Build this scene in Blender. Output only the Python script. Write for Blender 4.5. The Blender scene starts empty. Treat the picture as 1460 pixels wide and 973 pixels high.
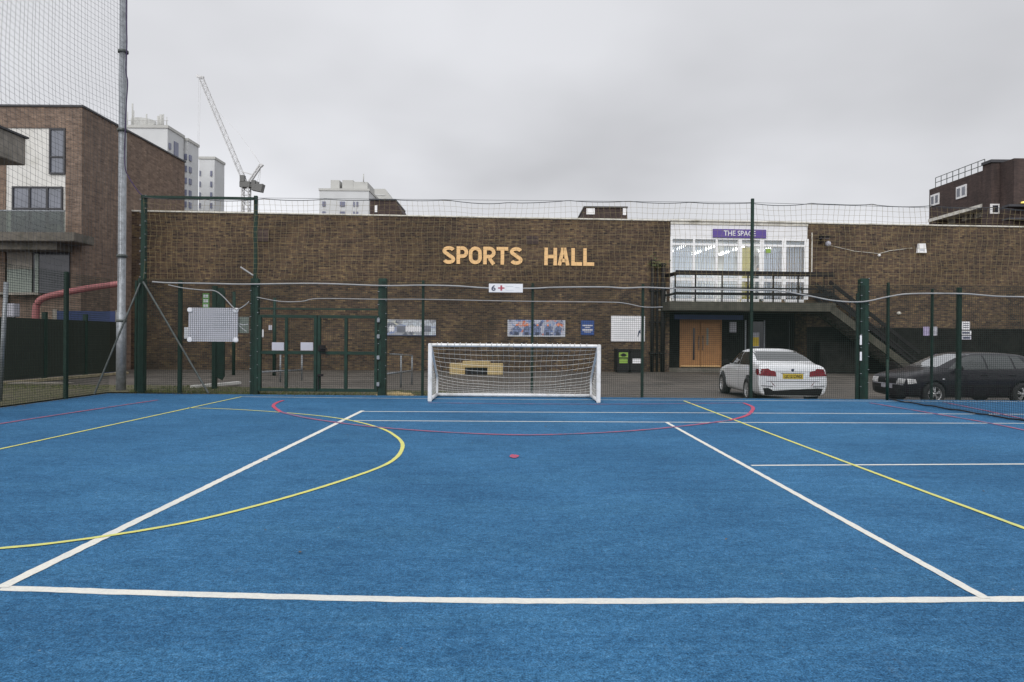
import bpy, bmesh, math, random
from mathutils import Vector, Matrix
from mathutils.bvhtree import BVHTree
random.seed(7)
R = math.radians
C = bpy.context.scene.collection
scene = bpy.context.scene

# ------------------------------------------------------------------ camera
FPX, CX, CY, H = 990.0, 730.0, 486.5, 1.40
ROLL, PITCH = 0.008, -2.5 / 990.0
fwd = Vector((0, math.cos(PITCH), math.sin(PITCH)))
up0 = Vector((0, -math.sin(PITCH), math.cos(PITCH)))
rt0 = Vector((1, 0, 0))
rt = rt0 * math.cos(ROLL) + up0 * math.sin(ROLL)
up = up0 * math.cos(ROLL) - rt0 * math.sin(ROLL)
CAM = Vector((0, 0, H))
cd = bpy.data.cameras.new('camera')
cam = bpy.data.objects.new('camera', cd)
C.objects.link(cam)
m = Matrix((rt, up, -fwd)).transposed().to_4x4()
m.translation = CAM
cam.matrix_world = m
cd.sensor_width = 36.0
cd.lens = 36.0 * FPX / 1460.0
cd.clip_start = 0.05
cd.clip_end = 3000
scene.camera = cam

# ------------------------------------------------------------------ light
SUN_EL, SUN_AZ = R(38), R(192)
w = bpy.data.worlds.new('World')
scene.world = w
w.use_nodes = True
nt = w.node_tree
nt.nodes.clear()
def N(nt, t, **kw):
    n = nt.nodes.new(t)
    for k, v in kw.items():
        if hasattr(n, k): setattr(n, k, v)
    return n
L = nt.links.new
sky = N(nt, 'ShaderNodeTexSky', sky_type='NISHITA', sun_disc=False, sun_elevation=SUN_EL, sun_rotation=SUN_AZ)
hs = N(nt, 'ShaderNodeHueSaturation'); hs.inputs['Saturation'].default_value = 0.35
L(sky.outputs[0], hs.inputs['Color'])
tc = N(nt, 'ShaderNodeTexCoord')
sep = N(nt, 'ShaderNodeSeparateXYZ'); L(tc.outputs['Generated'], sep.inputs[0])
addz = N(nt, 'ShaderNodeMath', operation='ADD'); addz.inputs[1].default_value = 0.28
mxz = N(nt, 'ShaderNodeMath', operation='MAXIMUM'); mxz.inputs[1].default_value = 0.0
L(sep.outputs[2], mxz.inputs[0]); L(mxz.outputs[0], addz.inputs[0])
dv = N(nt, 'ShaderNodeVectorMath', operation='DIVIDE')
L(tc.outputs['Generated'], dv.inputs[0])
cmb = N(nt, 'ShaderNodeCombineXYZ')
for i in range(3): L(addz.outputs[0], cmb.inputs[i])
L(cmb.outputs[0], dv.inputs[1])
ns = N(nt, 'ShaderNodeTexNoise'); ns.inputs['Scale'].default_value = 1.1; ns.inputs['Detail'].default_value = 4
ns.inputs['Roughness'].default_value = 0.45
L(dv.outputs[0], ns.inputs['Vector'])
cr = N(nt, 'ShaderNodeMapRange'); cr.inputs['From Min'].default_value = 0.3; cr.inputs['From Max'].default_value = 0.7
cr.inputs['To Min'].default_value = 4.7; cr.inputs['To Max'].default_value = 7.4
L(ns.outputs[0], cr.inputs['Value'])
el = N(nt, 'ShaderNodeMapRange', interpolation_type='SMOOTHSTEP')
el.inputs['From Min'].default_value = 0.42; el.inputs['From Max'].default_value = 1.0
el.inputs['To Min'].default_value = 1.0; el.inputs['To Max'].default_value = 2.0
L(sep.outputs[2], el.inputs['Value'])
hz = N(nt, 'ShaderNodeMapRange', interpolation_type='SMOOTHSTEP')
hz.inputs['From Min'].default_value = 0.1; hz.inputs['From Max'].default_value = 0.32
hz.inputs['To Min'].default_value = 1.25; hz.inputs['To Max'].default_value = 1.0
L(sep.outputs[2], hz.inputs['Value'])
mu0 = N(nt, 'ShaderNodeMath', operation='MULTIPLY'); L(cr.outputs[0], mu0.inputs[0]); L(hz.outputs[0], mu0.inputs[1])
mu = N(nt, 'ShaderNodeMath', operation='MULTIPLY'); L(mu0.outputs[0], mu.inputs[0]); L(el.outputs[0], mu.inputs[1])
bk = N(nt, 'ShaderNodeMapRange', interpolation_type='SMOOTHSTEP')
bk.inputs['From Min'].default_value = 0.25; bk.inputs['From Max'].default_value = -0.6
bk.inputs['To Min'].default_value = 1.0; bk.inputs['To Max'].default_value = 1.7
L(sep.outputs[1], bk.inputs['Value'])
lf = N(nt, 'ShaderNodeMapRange'); lf.inputs['From Min'].default_value = -0.6; lf.inputs['From Max'].default_value = 0.6
lf.inputs['To Min'].default_value = 1.09; lf.inputs['To Max'].default_value = 0.86
L(sep.outputs[0], lf.inputs['Value'])
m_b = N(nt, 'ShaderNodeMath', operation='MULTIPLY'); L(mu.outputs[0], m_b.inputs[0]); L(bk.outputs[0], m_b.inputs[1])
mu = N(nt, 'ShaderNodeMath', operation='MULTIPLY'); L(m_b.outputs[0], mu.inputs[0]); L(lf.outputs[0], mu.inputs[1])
tint = N(nt, 'ShaderNodeMix', data_type='RGBA', blend_type='MULTIPLY'); tint.inputs[0].default_value = 1
tint.inputs[6].default_value = (0.975, 0.985, 1.03, 1)
L(mu.outputs[0], tint.inputs[7])
mix = N(nt, 'ShaderNodeMix', data_type='RGBA'); mix.inputs[0].default_value = 0.94
L(hs.outputs[0], mix.inputs[6]); L(tint.outputs[2], mix.inputs[7])
bg = N(nt, 'ShaderNodeBackground'); bg.inputs[1].default_value = 0.1
L(mix.outputs[2], bg.inputs[0])
wo = N(nt, 'ShaderNodeOutputWorld'); L(bg.outputs[0], wo.inputs[0])

sd = bpy.data.lights.new('sun', 'SUN'); sd.energy = 1.3; sd.angle = R(40); sd.color = (1, 0.97, 0.93)
so = bpy.data.objects.new('sun', sd); C.objects.link(so)
so.rotation_euler = (R(52), 0, R(-12))

vs = scene.view_settings
vs.view_transform = 'Standard'; vs.look = 'None'; vs.gamma = 1; vs.exposure = 0.16
vs.use_curve_mapping = False

# ------------------------------------------------------------------ projection helpers (photo pixel -> metres)
def ray(px, py):
    return fwd + rt * ((px - CX) / FPX) - up * ((py - CY) / FPX)
CT = 0.0     # court level
def G(px, py, z=CT):
    d = ray(px, py); t = (z - H) / d.z
    return CAM + d * t
def WY(px, py, Y):
    d = ray(px, py); return CAM + d * (Y / d.y)
def WX(px, py, X):
    d = ray(px, py); return CAM + d * (X / d.x)
HA = Vector((-16.46, 30.0, 0)); HB = Vector((23.7, 32.3, 0))
HROT = math.atan2(HB.y - HA.y, HB.x - HA.x)
hs_ = (HB - HA).normalized(); hn_ = Vector((hs_.y, -hs_.x, 0))      # hn_ points to the camera
def hp(px, py, n=0.0):
    d = ray(px, py)
    t = (HA + hn_ * n - CAM).dot(hn_) / d.dot(hn_)
    p = CAM + d * t - HA
    return p.dot(hs_), p.z
def hsx(px, n=0.0, py=440): return hp(px, py, n)[0]
def hz_(py, px=1050, n=0.0): return hp(px, py, n)[1]

# ------------------------------------------------------------------ mesh builder
class MB:
    def __init__(s): s.v = []; s.f = []; s.sm = set()
    def add(s, vs, fs, smooth=False):
        b = len(s.v); s.v += [Vector(v) for v in vs]
        for f in fs:
            if smooth: s.sm.add(len(s.f))
            s.f.append(tuple(b + i for i in f))
        return s
    def box(s, x0, x1, y0, y1, z0, z1):
        if x0 > x1: x0, x1 = x1, x0
        if y0 > y1: y0, y1 = y1, y0
        if z0 > z1: z0, z1 = z1, z0
        v = [(x, y, z) for x in (x0, x1) for y in (y0, y1) for z in (z0, z1)]
        return s.add(v, [(0, 1, 3, 2), (4, 6, 7, 5), (0, 4, 5, 1), (2, 3, 7, 6), (0, 2, 6, 4), (1, 5, 7, 3)])
    def bbox(s, x0, x1, y0, y1, z0, z1, b=0.01):
        bm = bmesh.new(); bmesh.ops.create_cube(bm, size=1)
        for v in bm.verts:
            v.co = Vector(((x0 + x1) / 2 + v.co.x * abs(x1 - x0), (y0 + y1) / 2 + v.co.y * abs(y1 - y0), (z0 + z1) / 2 + v.co.z * abs(z1 - z0)))
        bmesh.ops.bevel(bm, geom=bm.edges[:], offset=b, segments=2, affect='EDGES')
        bm.verts.index_update()
        s.add([v.co.copy() for v in bm.verts], [[v.index for v in f.verts] for f in bm.faces]); bm.free(); return s
    def bar(s, p, q, w, h=None, upv=(0, 0, 1)):
        p = Vector(p); q = Vector(q); h = h or w
        d = (q - p).normalized(); u = Vector(upv)
        if abs(d.dot(u)) > 0.98: u = Vector((0, 1, 0))
        a = d.cross(u).normalized() * w / 2; b = a.cross(d).normalized() * h / 2
        v = []
        for o in (p, q): v += [o - a - b, o + a - b, o + a + b, o - a + b]
        return s.add(v, [(0, 1, 2, 3), (7, 6, 5, 4), (0, 4, 5, 1), (1, 5, 6, 2), (2, 6, 7, 3), (3, 7, 4, 0)])
    def tube(s, pts, r, n=6, cap=False, smooth=True):
        pts = [Vector(p) for p in pts]; v = []; f = []
        for i, p in enumerate(pts):
            d = (pts[min(i + 1, len(pts) - 1)] - pts[max(i - 1, 0)]).normalized()
            u = Vector((0, 0, 1)) if abs(d.z) < 0.9 else Vector((0, 1, 0))
            a = d.cross(u).normalized(); b = a.cross(d).normalized()
            rr = r[i] if isinstance(r, (list, tuple)) else r
            for k in range(n):
                t = 2 * math.pi * (k + 0.5) / n
                v.append(p + (a * math.cos(t) + b * math.sin(t)) * rr)
        for i in range(len(pts) - 1):
            for k in range(n):
                k2 = (k + 1) % n
                f.append((i * n + k, i * n + k2, (i + 1) * n + k2, (i + 1) * n + k))
        if cap:
            f.append(tuple(range(n))[::-1]); f.append(tuple((len(pts) - 1) * n + k for k in range(n)))
        return s.add(v, f, smooth and n > 4)
    def prism(s, poly, axis, a, b):
        # poly in the two other axes; axis 0,1,2
        def mk(p, t):
            c = list(p); c.insert(axis, t); return c
        n = len(poly); v = [mk(p, a) for p in poly] + [mk(p, b) for p in poly]
        f = [tuple(range(n)), tuple(range(n, 2 * n))[::-1]] + [(i, i + n, (i + 1) % n + n, (i + 1) % n) for i in range(n)]
        return s.add(v, f)
    def lathe(s, prof, c, axis='Y', n=24, smooth=True):
        v = []; f = []; c = Vector(c); k = len(prof)
        for i in range(n):
            t = 2 * math.pi * i / n
            for r, h in prof:
                if axis == 'Y': p = Vector((r * math.cos(t), h, r * math.sin(t)))
                elif axis == 'X': p = Vector((h, r * math.cos(t), r * math.sin(t)))
                else: p = Vector((r * math.cos(t), r * math.sin(t), h))
                v.append(c + p)
        for i in range(n):
            for j in range(k - 1):
                f.append((i * k + j, ((i + 1) % n) * k + j, ((i + 1) % n) * k + j + 1, i * k + j + 1))
        return s.add(v, f, smooth)
    def build(s, name, mat, parent=None, local=False, fixn=True):
        me = bpy.data.meshes.new(name)
        off = Vector((0, 0, 0))
        if parent is not None and not local: off = parent.location
        me.from_pydata([tuple(v - off) for v in s.v], [], s.f)
        if fixn:
            bm = bmesh.new(); bm.from_mesh(me); bmesh.ops.recalc_face_normals(bm, faces=bm.faces); bm.to_mesh(me); bm.free()
        for i in s.sm: me.polygons[i].use_smooth = True
        me.materials.append(mat)
        o = bpy.data.objects.new(name, me); C.objects.link(o)
        if parent is not None: o.parent = parent
        return o
def empty(name, loc, label, cat, group=None, rz=0.0):
    o = bpy.data.objects.new(name, None); C.objects.link(o)
    o.location = loc; o.rotation_euler = (0, 0, rz); o.empty_display_size = 0.1
    o['label'] = label; o['category'] = cat
    if group: o['group'] = group
    return o
def tag(o, label, cat, group=None):
    o['label'] = label; o['category'] = cat
    if group: o['group'] = group
    return o
def struct(o, kind='structure'):
    o['kind'] = kind; return o
def hall_empty(name, s, z, label, cat, group=None, n=0.0):
    return empty(name, HA + hs_ * s + hn_ * n + Vector((0, 0, z)), label, cat, group, HROT)
def single(mb, name, mat, loc, label, cat, group=None, rz=0.0):
    o = mb.build(name, mat); o.location = loc; o.rotation_euler = (0, 0, rz)
    return tag(o, label, cat, group)
def hall_single(mb, name, mat, s, z, label, cat, group=None, n=0.0):
    return single(mb, name, mat, HA + hs_ * s + hn_ * n + Vector((0, 0, z)), label, cat, group, HROT)
def text_mb(txt, w, h, depth, off=0.0):
    """flat lettering in local XZ, lower left at 0, facing -Y"""
    cu = bpy.data.curves.new('t', 'FONT'); cu.body = txt; cu.size = 1; cu.extrude = 0.5; cu.offset = off; cu.resolution_u = 3
    o = bpy.data.objects.new('t', cu); C.objects.link(o)
    bpy.context.view_layer.update()
    me = bpy.data.meshes.new_from_object(o.evaluated_get(bpy.context.evaluated_depsgraph_get()))
    bpy.data.objects.remove(o)
    xs = [v.co.x for v in me.vertices]; ys = [v.co.y for v in me.vertices]
    x0, x1, y0, y1 = min(xs), max(xs), min(ys), max(ys)
    mb = MB()
    mb.add([((v.co.x - x0) / (x1 - x0) * w, -v.co.z * depth, (v.co.y - y0) / (y1 - y0) * h) for v in me.vertices],
           [tuple(p.vertices) for p in me.polygons])
    bpy.data.meshes.remove(me)
    return mb
def spline(pts, k=8):
    out = []
    P = [Vector(p) for p in pts]; n = len(P)
    for i in range(n - 1):
        p0 = P[max(i - 1, 0)]; p1 = P[i]; p2 = P[i + 1]; p3 = P[min(i + 2, n - 1)]
        for j in range(k):
            t = j / k
            out.append(0.5 * ((2 * p1) + (p2 - p0) * t + (2 * p0 - 5 * p1 + 4 * p2 - p3) * t * t + (3 * p1 - p0 - 3 * p2 + p3) * t ** 3))
    out.append(P[-1]); return out

# ------------------------------------------------------------------ materials
def new_mat(name):
    mt = bpy.data.materials.new(name); mt.use_nodes = True
    nt = mt.node_tree; b = nt.nodes['Principled BSDF']
    return mt, nt, b
def ramp(nt, fac, stops):
    r = N(nt, 'ShaderNodeValToRGB'); e = r.color_ramp.elements
    while len(e) > 1: e.remove(e[-1])
    e[0].position = stops[0][0]; e[0].color = (*stops[0][1], 1)
    for p, c in stops[1:]:
        x = e.new(p); x.color = (*c, 1)
    nt.links.new(fac, r.inputs[0]); return r.outputs[0]
def noise(nt, vec, scale, detail=4, rough=0.55, sxyz=None):
    if sxyz:
        mp = N(nt, 'ShaderNodeMapping'); mp.inputs['Scale'].default_value = sxyz
        nt.links.new(vec, mp.inputs[0]); vec = mp.outputs[0]
    n = N(nt, 'ShaderNodeTexNoise'); n.inputs['Scale'].default_value = scale; n.inputs['Detail'].default_value = detail
    n.inputs['Roughness'].default_value = rough
    nt.links.new(vec, n.inputs['Vector']); return n.outputs[0]
def mixc(nt, a, b, fac, mode='MIX'):
    mx = N(nt, 'ShaderNodeMix', data_type='RGBA', blend_type=mode)
    for s, v in ((mx.inputs[0], fac), (mx.inputs[6], a), (mx.inputs[7], b)):
        if isinstance(v, (int, float)): s.default_value = v
        elif isinstance(v, tuple): s.default_value = (*v, 1)
        else: nt.links.new(v, s)
    return mx.outputs[2]
def bump(nt, b, h, strength=0.3, dist=0.01):
    bp = N(nt, 'ShaderNodeBump'); bp.inputs['Strength'].default_value = strength; bp.inputs['Distance'].default_value = dist
    nt.links.new(h, bp.inputs['Height']); nt.links.new(bp.outputs[0], b.inputs['Normal'])
def plain(name, col, rough=0.6, var=0.18, scale=3.0, metal=0.0, coat=0.0, spec=0.5, dirt=None, dscale=1.2):
    mt, nt, b = new_mat(name)
    tc = N(nt, 'ShaderNodeTexCoord').outputs['Object']
    n = noise(nt, tc, scale, 5)
    c = ramp(nt, n, [(0.3, tuple(x * (1 - var) for x in col)), (0.7, tuple(min(1, x * (1 + var)) for x in col))])
    if dirt:
        n2 = noise(nt, tc, dscale, 6, 0.65)
        f = ramp(nt, n2, [(0.5, (0, 0, 0)), (0.72, (1, 1, 1))])
        c = mixc(nt, c, dirt, f)
    nt.links.new(c, b.inputs['Base Color'])
    b.inputs['Roughness'].default_value = rough; b.inputs['Metallic'].default_value = metal
    b.inputs['Coat Weight'].default_value = coat; b.inputs['Specular IOR Level'].default_value = spec
    return mt
def brick(name, cols, mortar, bw=0.225, bh=0.075, axis='XZ', patch=None, msize=0.008, patch_scale=0.5, lowdark=None):
    mt, nt, b = new_mat(name)
    tc = N(nt, 'ShaderNodeTexCoord').outputs['Object']
    sp = N(nt, 'ShaderNodeSeparateXYZ'); nt.links.new(tc, sp.inputs[0])
    cb = N(nt, 'ShaderNodeCombineXYZ')
    # walls facing either way: use x+y along the wall
    ad = N(nt, 'ShaderNodeMath', operation='ADD'); nt.links.new(sp.outputs[0], ad.inputs[0]); nt.links.new(sp.outputs[1], ad.inputs[1])
    nt.links.new(ad.outputs[0], cb.inputs[0]); nt.links.new(sp.outputs[2], cb.inputs[1])
    br = N(nt, 'ShaderNodeTexBrick'); br.inputs['Scale'].default_value = 1
    br.inputs['Brick Width'].default_value = bw; br.inputs['Row Height'].default_value = bh
    br.inputs['Mortar Size'].default_value = msize; br.inputs['Mortar Smooth'].default_value = 0.2
    br.inputs['Bias'].default_value = 0.0
    br.inputs['Color1'].default_value = (0, 0, 0, 1); br.inputs['Color2'].default_value = (1, 1, 1, 1)
    br.inputs['Mortar'].default_value = (0.5, 0.5, 0.5, 1)
    nt.links.new(cb.outputs[0], br.inputs['Vector'])
    n = ramp(nt, noise(nt, cb.outputs[0], 7, 4, 0.7), [(0.28, (0, 0, 0)), (0.72, (1, 1, 1))])
    ff = mixc(nt, br.outputs[0], n, 0.45)
    k = len(cols)
    c = ramp(nt, ff, [(0.12 + 0.76 * i / (k - 1), cols[i]) for i in range(k)])
    if patch:
        mp_ = N(nt, 'ShaderNodeMapping'); mp_.inputs['Rotation'].default_value = (0, R(38), 0); nt.links.new(tc, mp_.inputs[0])
        pn = noise(nt, mp_.outputs[0], patch_scale, 6, 0.68, (0.8, 1, 1.9))
        pf = ramp(nt, pn, [(0.42, (0, 0, 0)), (0.58, (1, 1, 1))])
        c = mixc(nt, c, patch, pf, 'MULTIPLY')
    sn = noise(nt, tc, 1.3, 6, 0.7, (2.2, 2.2, 0.3))
    sf = ramp(nt, sn, [(0.33, (0.6, 0.6, 0.62)), (0.5, (0.95, 0.95, 0.95)), (0.67, (1.2, 1.17, 1.1))])
    c = mixc(nt, c, sf, 1.0, 'MULTIPLY')
    c = mixc(nt, c, mortar, br.outputs['Fac'])
    nt.links.new(c, b.inputs['Base Color']); b.inputs['Roughness'].default_value = 0.9
    inv = N(nt, 'ShaderNodeMath', operation='SUBTRACT'); inv.inputs[0].default_value = 1; nt.links.new(br.outputs['Fac'], inv.inputs[1])
    bump(nt, b, inv.outputs[0], 0.6, 0.01)
    return mt
def glass_mat(name, tintc=(0.8, 0.85, 0.88), refl=0.25, rough=0.03):
    mt, nt, b = new_mat(name); nt.nodes.remove(b)
    tr = N(nt, 'ShaderNodeBsdfTransparent'); tr.inputs[0].default_value = (*tintc, 1)
    gl = N(nt, 'ShaderNodeBsdfGlossy'); gl.inputs['Roughness'].default_value = rough
    fr = N(nt, 'ShaderNodeFresnel'); fr.inputs[0].default_value = 1.5
    ma = N(nt, 'ShaderNodeMath', operation='ADD'); ma.inputs[1].default_value = refl; ma.use_clamp = True
    nt.links.new(fr.outputs[0], ma.inputs[0])
    mx = N(nt, 'ShaderNodeMixShader'); nt.links.new(ma.outputs[0], mx.inputs[0])
    nt.links.new(tr.outputs[0], mx.inputs[1]); nt.links.new(gl.outputs[0], mx.inputs[2])
    nt.links.new(mx.outputs[0], nt.nodes['Material Output'].inputs[0])
    return mt
def emit(name, col, s):
    mt, nt, b = new_mat(name)
    b.inputs['Base Color'].default_value = (*col, 1)
    b.inputs['Emission Color'].default_value = (*col, 1); b.inputs['Emission Strength'].default_value = s
    return mt

# court turf
def turf():
    mt, nt, b = new_mat('blue_turf')
    tc = N(nt, 'ShaderNodeTexCoord').outputs['Object']
    fine = noise(nt, tc, 120, 2, 0.6)
    mid = noise(nt, tc, 42, 3, 0.7)
    med = noise(nt, tc, 13, 5, 0.65, (1, 1.3, 1))
    med2 = noise(nt, tc, 3.2, 6, 0.65, (1, 1.8, 1))
    big = noise(nt, tc, 0.45, 4, 0.55)
    c = ramp(nt, med, [(0.3, (0.024, 0.092, 0.204)), (0.52, (0.035, 0.125, 0.263)), (0.75, (0.056, 0.158, 0.308))])
    for n_, lo, hi in ((fine, 0.5, 1.5), (mid, 0.62, 1.38), (med2, 0.86, 1.13), (big, 0.84, 1.14)):
        c = mixc(nt, c, ramp(nt, n_, [(0.32, (lo * .96, lo, lo)), (0.68, (hi * 1.03, hi, hi * .97))]), 1.0, 'MULTIPLY')
    st = noise(nt, tc, 0.9, 7, 0.72, (0.5, 1.5, 1))
    c = mixc(nt, c, ramp(nt, st, [(0.34, (0.86, 0.88, 0.9)), (0.5, (1, 1, 1)), (0.68, (1.14, 1.08, 1.03))]), 1.0, 'MULTIPLY')
    sc_ = noise(nt, tc, 2.1, 8, 0.8, (2.4, 0.5, 1))
    c = mixc(nt, c, (0.13, 0.17, 0.2), ramp(nt, sc_, [(0.62, (0, 0, 0)), (0.8, (0.35, 0.35, 0.35))]))
    vo = N(nt, 'ShaderNodeTexVoronoi'); vo.inputs['Scale'].default_value = 4; nt.links.new(tc, vo.inputs['Vector'])
    sp = ramp(nt, vo.outputs['Distance'], [(0.0, (0.7, 0.7, 0.7)), (0.035, (0, 0, 0))])
    c = mixc(nt, c, (0.42, 0.47, 0.48), sp)
    nt.links.new(c, b.inputs['Base Color']); b.inputs['Roughness'].default_value = 0.9
    b.inputs['Specular IOR Level'].default_value = 0.12
    h = N(nt, 'ShaderNodeMath', operation='ADD'); nt.links.new(fine, h.inputs[0]); nt.links.new(mid, h.inputs[1])
    bump(nt, b, h.outputs[0], 0.6, 0.012)
    return mt
def line_mat(name, col, worn, wear=0.5, lo=0.5):
    mt, nt, b = new_mat(name)
    tc = N(nt, 'ShaderNodeTexCoord').outputs['Object']
    n = noise(nt, tc, 60, 4, 0.7); n2 = noise(nt, tc, 3, 5, 0.6)
    c = ramp(nt, n, [(0.3, tuple(x * 0.82 for x in col)), (0.7, col)])
    n3 = noise(nt, tc, 28, 4, 0.8)
    f = ramp(nt, mixc(nt, n2, n3, 0.5), [(lo - 0.08, (0, 0, 0)), (lo + 0.12, (wear,) * 3)])
    c = mixc(nt, c, worn, f)
    nt.links.new(c, b.inputs['Base Color']); b.inputs['Roughness'].default_value = 0.85
    bump(nt, b, n, 0.5, 0.01)
    return mt
def asphalt():
    mt, nt, b = new_mat('asphalt')
    tc = N(nt, 'ShaderNodeTexCoord').outputs['Object']
    n = noise(nt, tc, 45, 5, 0.7); g = noise(nt, tc, 0.55, 6, 0.65); g2 = noise(nt, tc, 2.3, 5, 0.6, (0.6, 1.6, 1))
    c = ramp(nt, n, [(0.3, (0.055, 0.048, 0.042)), (0.7, (0.115, 0.103, 0.092))])
    c = mixc(nt, c, ramp(nt, g, [(0.35, (0.65, 0.63, 0.6)), (0.65, (1.25, 1.2, 1.12))]), 1, 'MULTIPLY')
    c = mixc(nt, c, ramp(nt, g2, [(0.35, (0.8, 0.8, 0.8)), (0.65, (1.1, 1.1, 1.1))]), 1, 'MULTIPLY')
    nt.links.new(c, b.inputs['Base Color'])
    r = ramp(nt, g, [(0.4, (0.55, 0.55, 0.55)), (0.6, (0.8, 0.8, 0.8))]); nt.links.new(r, b.inputs['Roughness'])
    bump(nt, b, n, 0.4, 0.01); return mt
def stripes(name, c1, c2, period, axis=0, rough=0.6, lo=0.45, hi=0.55, vari=0.2):
    mt, nt, b = new_mat(name)
    tc = N(nt, 'ShaderNodeTexCoord').outputs['Object']
    sp = N(nt, 'ShaderNodeSeparateXYZ'); nt.links.new(tc, sp.inputs[0])
    m1 = N(nt, 'ShaderNodeMath', operation='DIVIDE'); m1.inputs[1].default_value = period; nt.links.new(sp.outputs[axis], m1.inputs[0])
    m2 = N(nt, 'ShaderNodeMath', operation='FRACT'); nt.links.new(m1.outputs[0], m2.inputs[0])
    c = ramp(nt, m2.outputs[0], [(0, c1), (lo, c1), (hi, c2), (0.97, c2), (1, c1)])
    n = noise(nt, tc, 2, 5)
    c = mixc(nt, c, ramp(nt, n, [(0.3, (1 - vari,) * 3), (0.7, (1 + vari * 0.5,) * 3)]), 1, 'MULTIPLY')
    nt.links.new(c, b.inputs['Base Color']); b.inputs['Roughness'].default_value = rough
    return mt
def mural(name, cols, sx, sz, base):
    """blotchy printed picture"""
    mt, nt, b = new_mat(name)
    tc = N(nt, 'ShaderNodeTexCoord').outputs['Object']
    vo = N(nt, 'ShaderNodeTexVoronoi'); vo.inputs['Scale'].default_value = 1
    mp = N(nt, 'ShaderNodeMapping'); mp.inputs['Scale'].default_value = (sx, 1, sz)
    nt.links.new(tc, mp.inputs[0]); nt.links.new(mp.outputs[0], vo.inputs['Vector'])
    sp = N(nt, 'ShaderNodeSeparateColor'); nt.links.new(vo.outputs['Color'], sp.inputs[0])
    k = len(cols)
    c = ramp(nt, sp.outputs[0], [(i / k, cols[i]) for i in range(k)])
    nt.nodes[-1].color_ramp.interpolation = 'CONSTANT'
    n = noise(nt, tc, 9, 4)
    c = mixc(nt, c, base, ramp(nt, n, [(0.42, (0, 0, 0)), (0.6, (0.9, 0.9, 0.9))]))
    nt.links.new(c, b.inputs['Base Color']); b.inputs['Roughness'].default_value = 0.6
    return mt

M = {}
M['turf'] = turf()
M['white_line'] = line_mat('white_line', (0.68, 0.665, 0.6), (0.3, 0.37, 0.44), 0.45, 0.54)
M['yellow_line'] = line_mat('yellow_line', (0.66, 0.62, 0.14), (0.3, 0.4, 0.25))
M['red_line'] = line_mat('red_line', (0.5, 0.045, 0.085), (0.06, 0.1, 0.22), 0.6, 0.52)
M['pink_line'] = line_mat('pink_line', (0.36, 0.08, 0.14), (0.035, 0.12, 0.24), 0.95, 0.5)
M['asphalt'] = asphalt()
M['verge'] = plain('verge', (0.075, 0.07, 0.03), 0.95, 0.5, 9, dirt=(0.09, 0.075, 0.055), dscale=1.5)
M['concrete'] = plain('concrete', (0.24, 0.22, 0.19), 0.85, 0.2, 6, dirt=(0.12, 0.11, 0.09))
M['concrete_dark'] = plain('concrete_dark', (0.12, 0.108, 0.09), 0.9, 0.25, 5, dirt=(0.05, 0.05, 0.035))
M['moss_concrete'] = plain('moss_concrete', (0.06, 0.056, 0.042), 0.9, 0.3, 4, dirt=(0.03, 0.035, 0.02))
M['hall_brick'] = brick('hall_brick', [(0.018, 0.012, 0.010), (0.072, 0.043, 0.029), (0.115, 0.074, 0.040), (0.2, 0.14, 0.068)], (0.088, 0.066, 0.047), patch=(0.52, 0.49, 0.44), bh=0.075, bw=0.215, patch_scale=0.32)
M['flat_brick'] = brick('flat_brick', [(0.12, 0.082, 0.062), (0.19, 0.132, 0.1), (0.26, 0.185, 0.14)], (0.16, 0.13, 0.105), patch=(0.9, 0.88, 0.86), bh=0.085, bw=0.26)
M['dark_brick'] = brick('dark_brick', [(0.035, 0.023, 0.021), (0.065, 0.043, 0.038), (0.09, 0.06, 0.053)], (0.06, 0.045, 0.04), patch=(0.8, 0.8, 0.8))
M['black_paint'] = plain('black_paint', (0.012, 0.012, 0.011), 0.8, 0.35, 4, dirt=(0.022, 0.022, 0.019), spec=0.1)
M['black_metal'] = plain('black_metal', (0.013, 0.012, 0.012), 0.6, 0.3, 5, spec=0.2)
M['white_paint'] = plain('white_paint', (0.74, 0.74, 0.74), 0.5, 0.06, 4)
M['coping'] = plain('coping', (0.6, 0.58, 0.52), 0.6, 0.2, 3, dirt=(0.3, 0.28, 0.22))
M['cladding'] = stripes('cladding', (0.70, 0.70, 0.71), (0.6, 0.6, 0.61), 0.16, 2, lo=0.86, hi=0.9, vari=0.1)
M['render_white'] = plain('render_white', (0.62, 0.61, 0.58), 0.8, 0.06, 2, dirt=(0.5, 0.49, 0.45))
M['green_paint'] = plain('green_paint', (0.007, 0.028, 0.019), 0.55, 0.3, 7, dirt=(0.014, 0.026, 0.018), dscale=4, spec=0.3)
M['mesh_wire'] = plain('mesh_wire', (0.02, 0.032, 0.026), 0.6, 0.2, 8, spec=0.2)
M['dark_green'] = stripes('dark_green', (0.012, 0.018, 0.012), (0.022, 0.028, 0.019), 0.11, 2, lo=0.8, hi=0.88)
M['galv'] = plain('galv', (0.22, 0.235, 0.25), 0.4, 0.3, 9, metal=0.35, dirt=(0.2, 0.21, 0.22), dscale=5)
M['galv_dark'] = plain('galv_dark', (0.075, 0.085, 0.08), 0.5, 0.3, 9, metal=0.3)
M['twine'] = plain('twine', (0.21, 0.165, 0.08), 0.8, 0.1, 4)
M['twine_dark'] = plain('twine_dark', (0.05, 0.055, 0.06), 0.8, 0.1, 4)
M['twine_black'] = plain('twine_black', (0.01, 0.01, 0.012), 0.8, 0.1, 4)
M['cord'] = plain('cord', (0.04, 0.02, 0.07), 0.7, 0.2, 4)
M['cable'] = plain('cable', (0.27, 0.27, 0.27), 0.5, 0.15, 3)
M['goal_white'] = plain('goal_white', (0.68, 0.68, 0.68), 0.35, 0.05, 4, dirt=(0.5, 0.49, 0.46), dscale=6)
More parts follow.
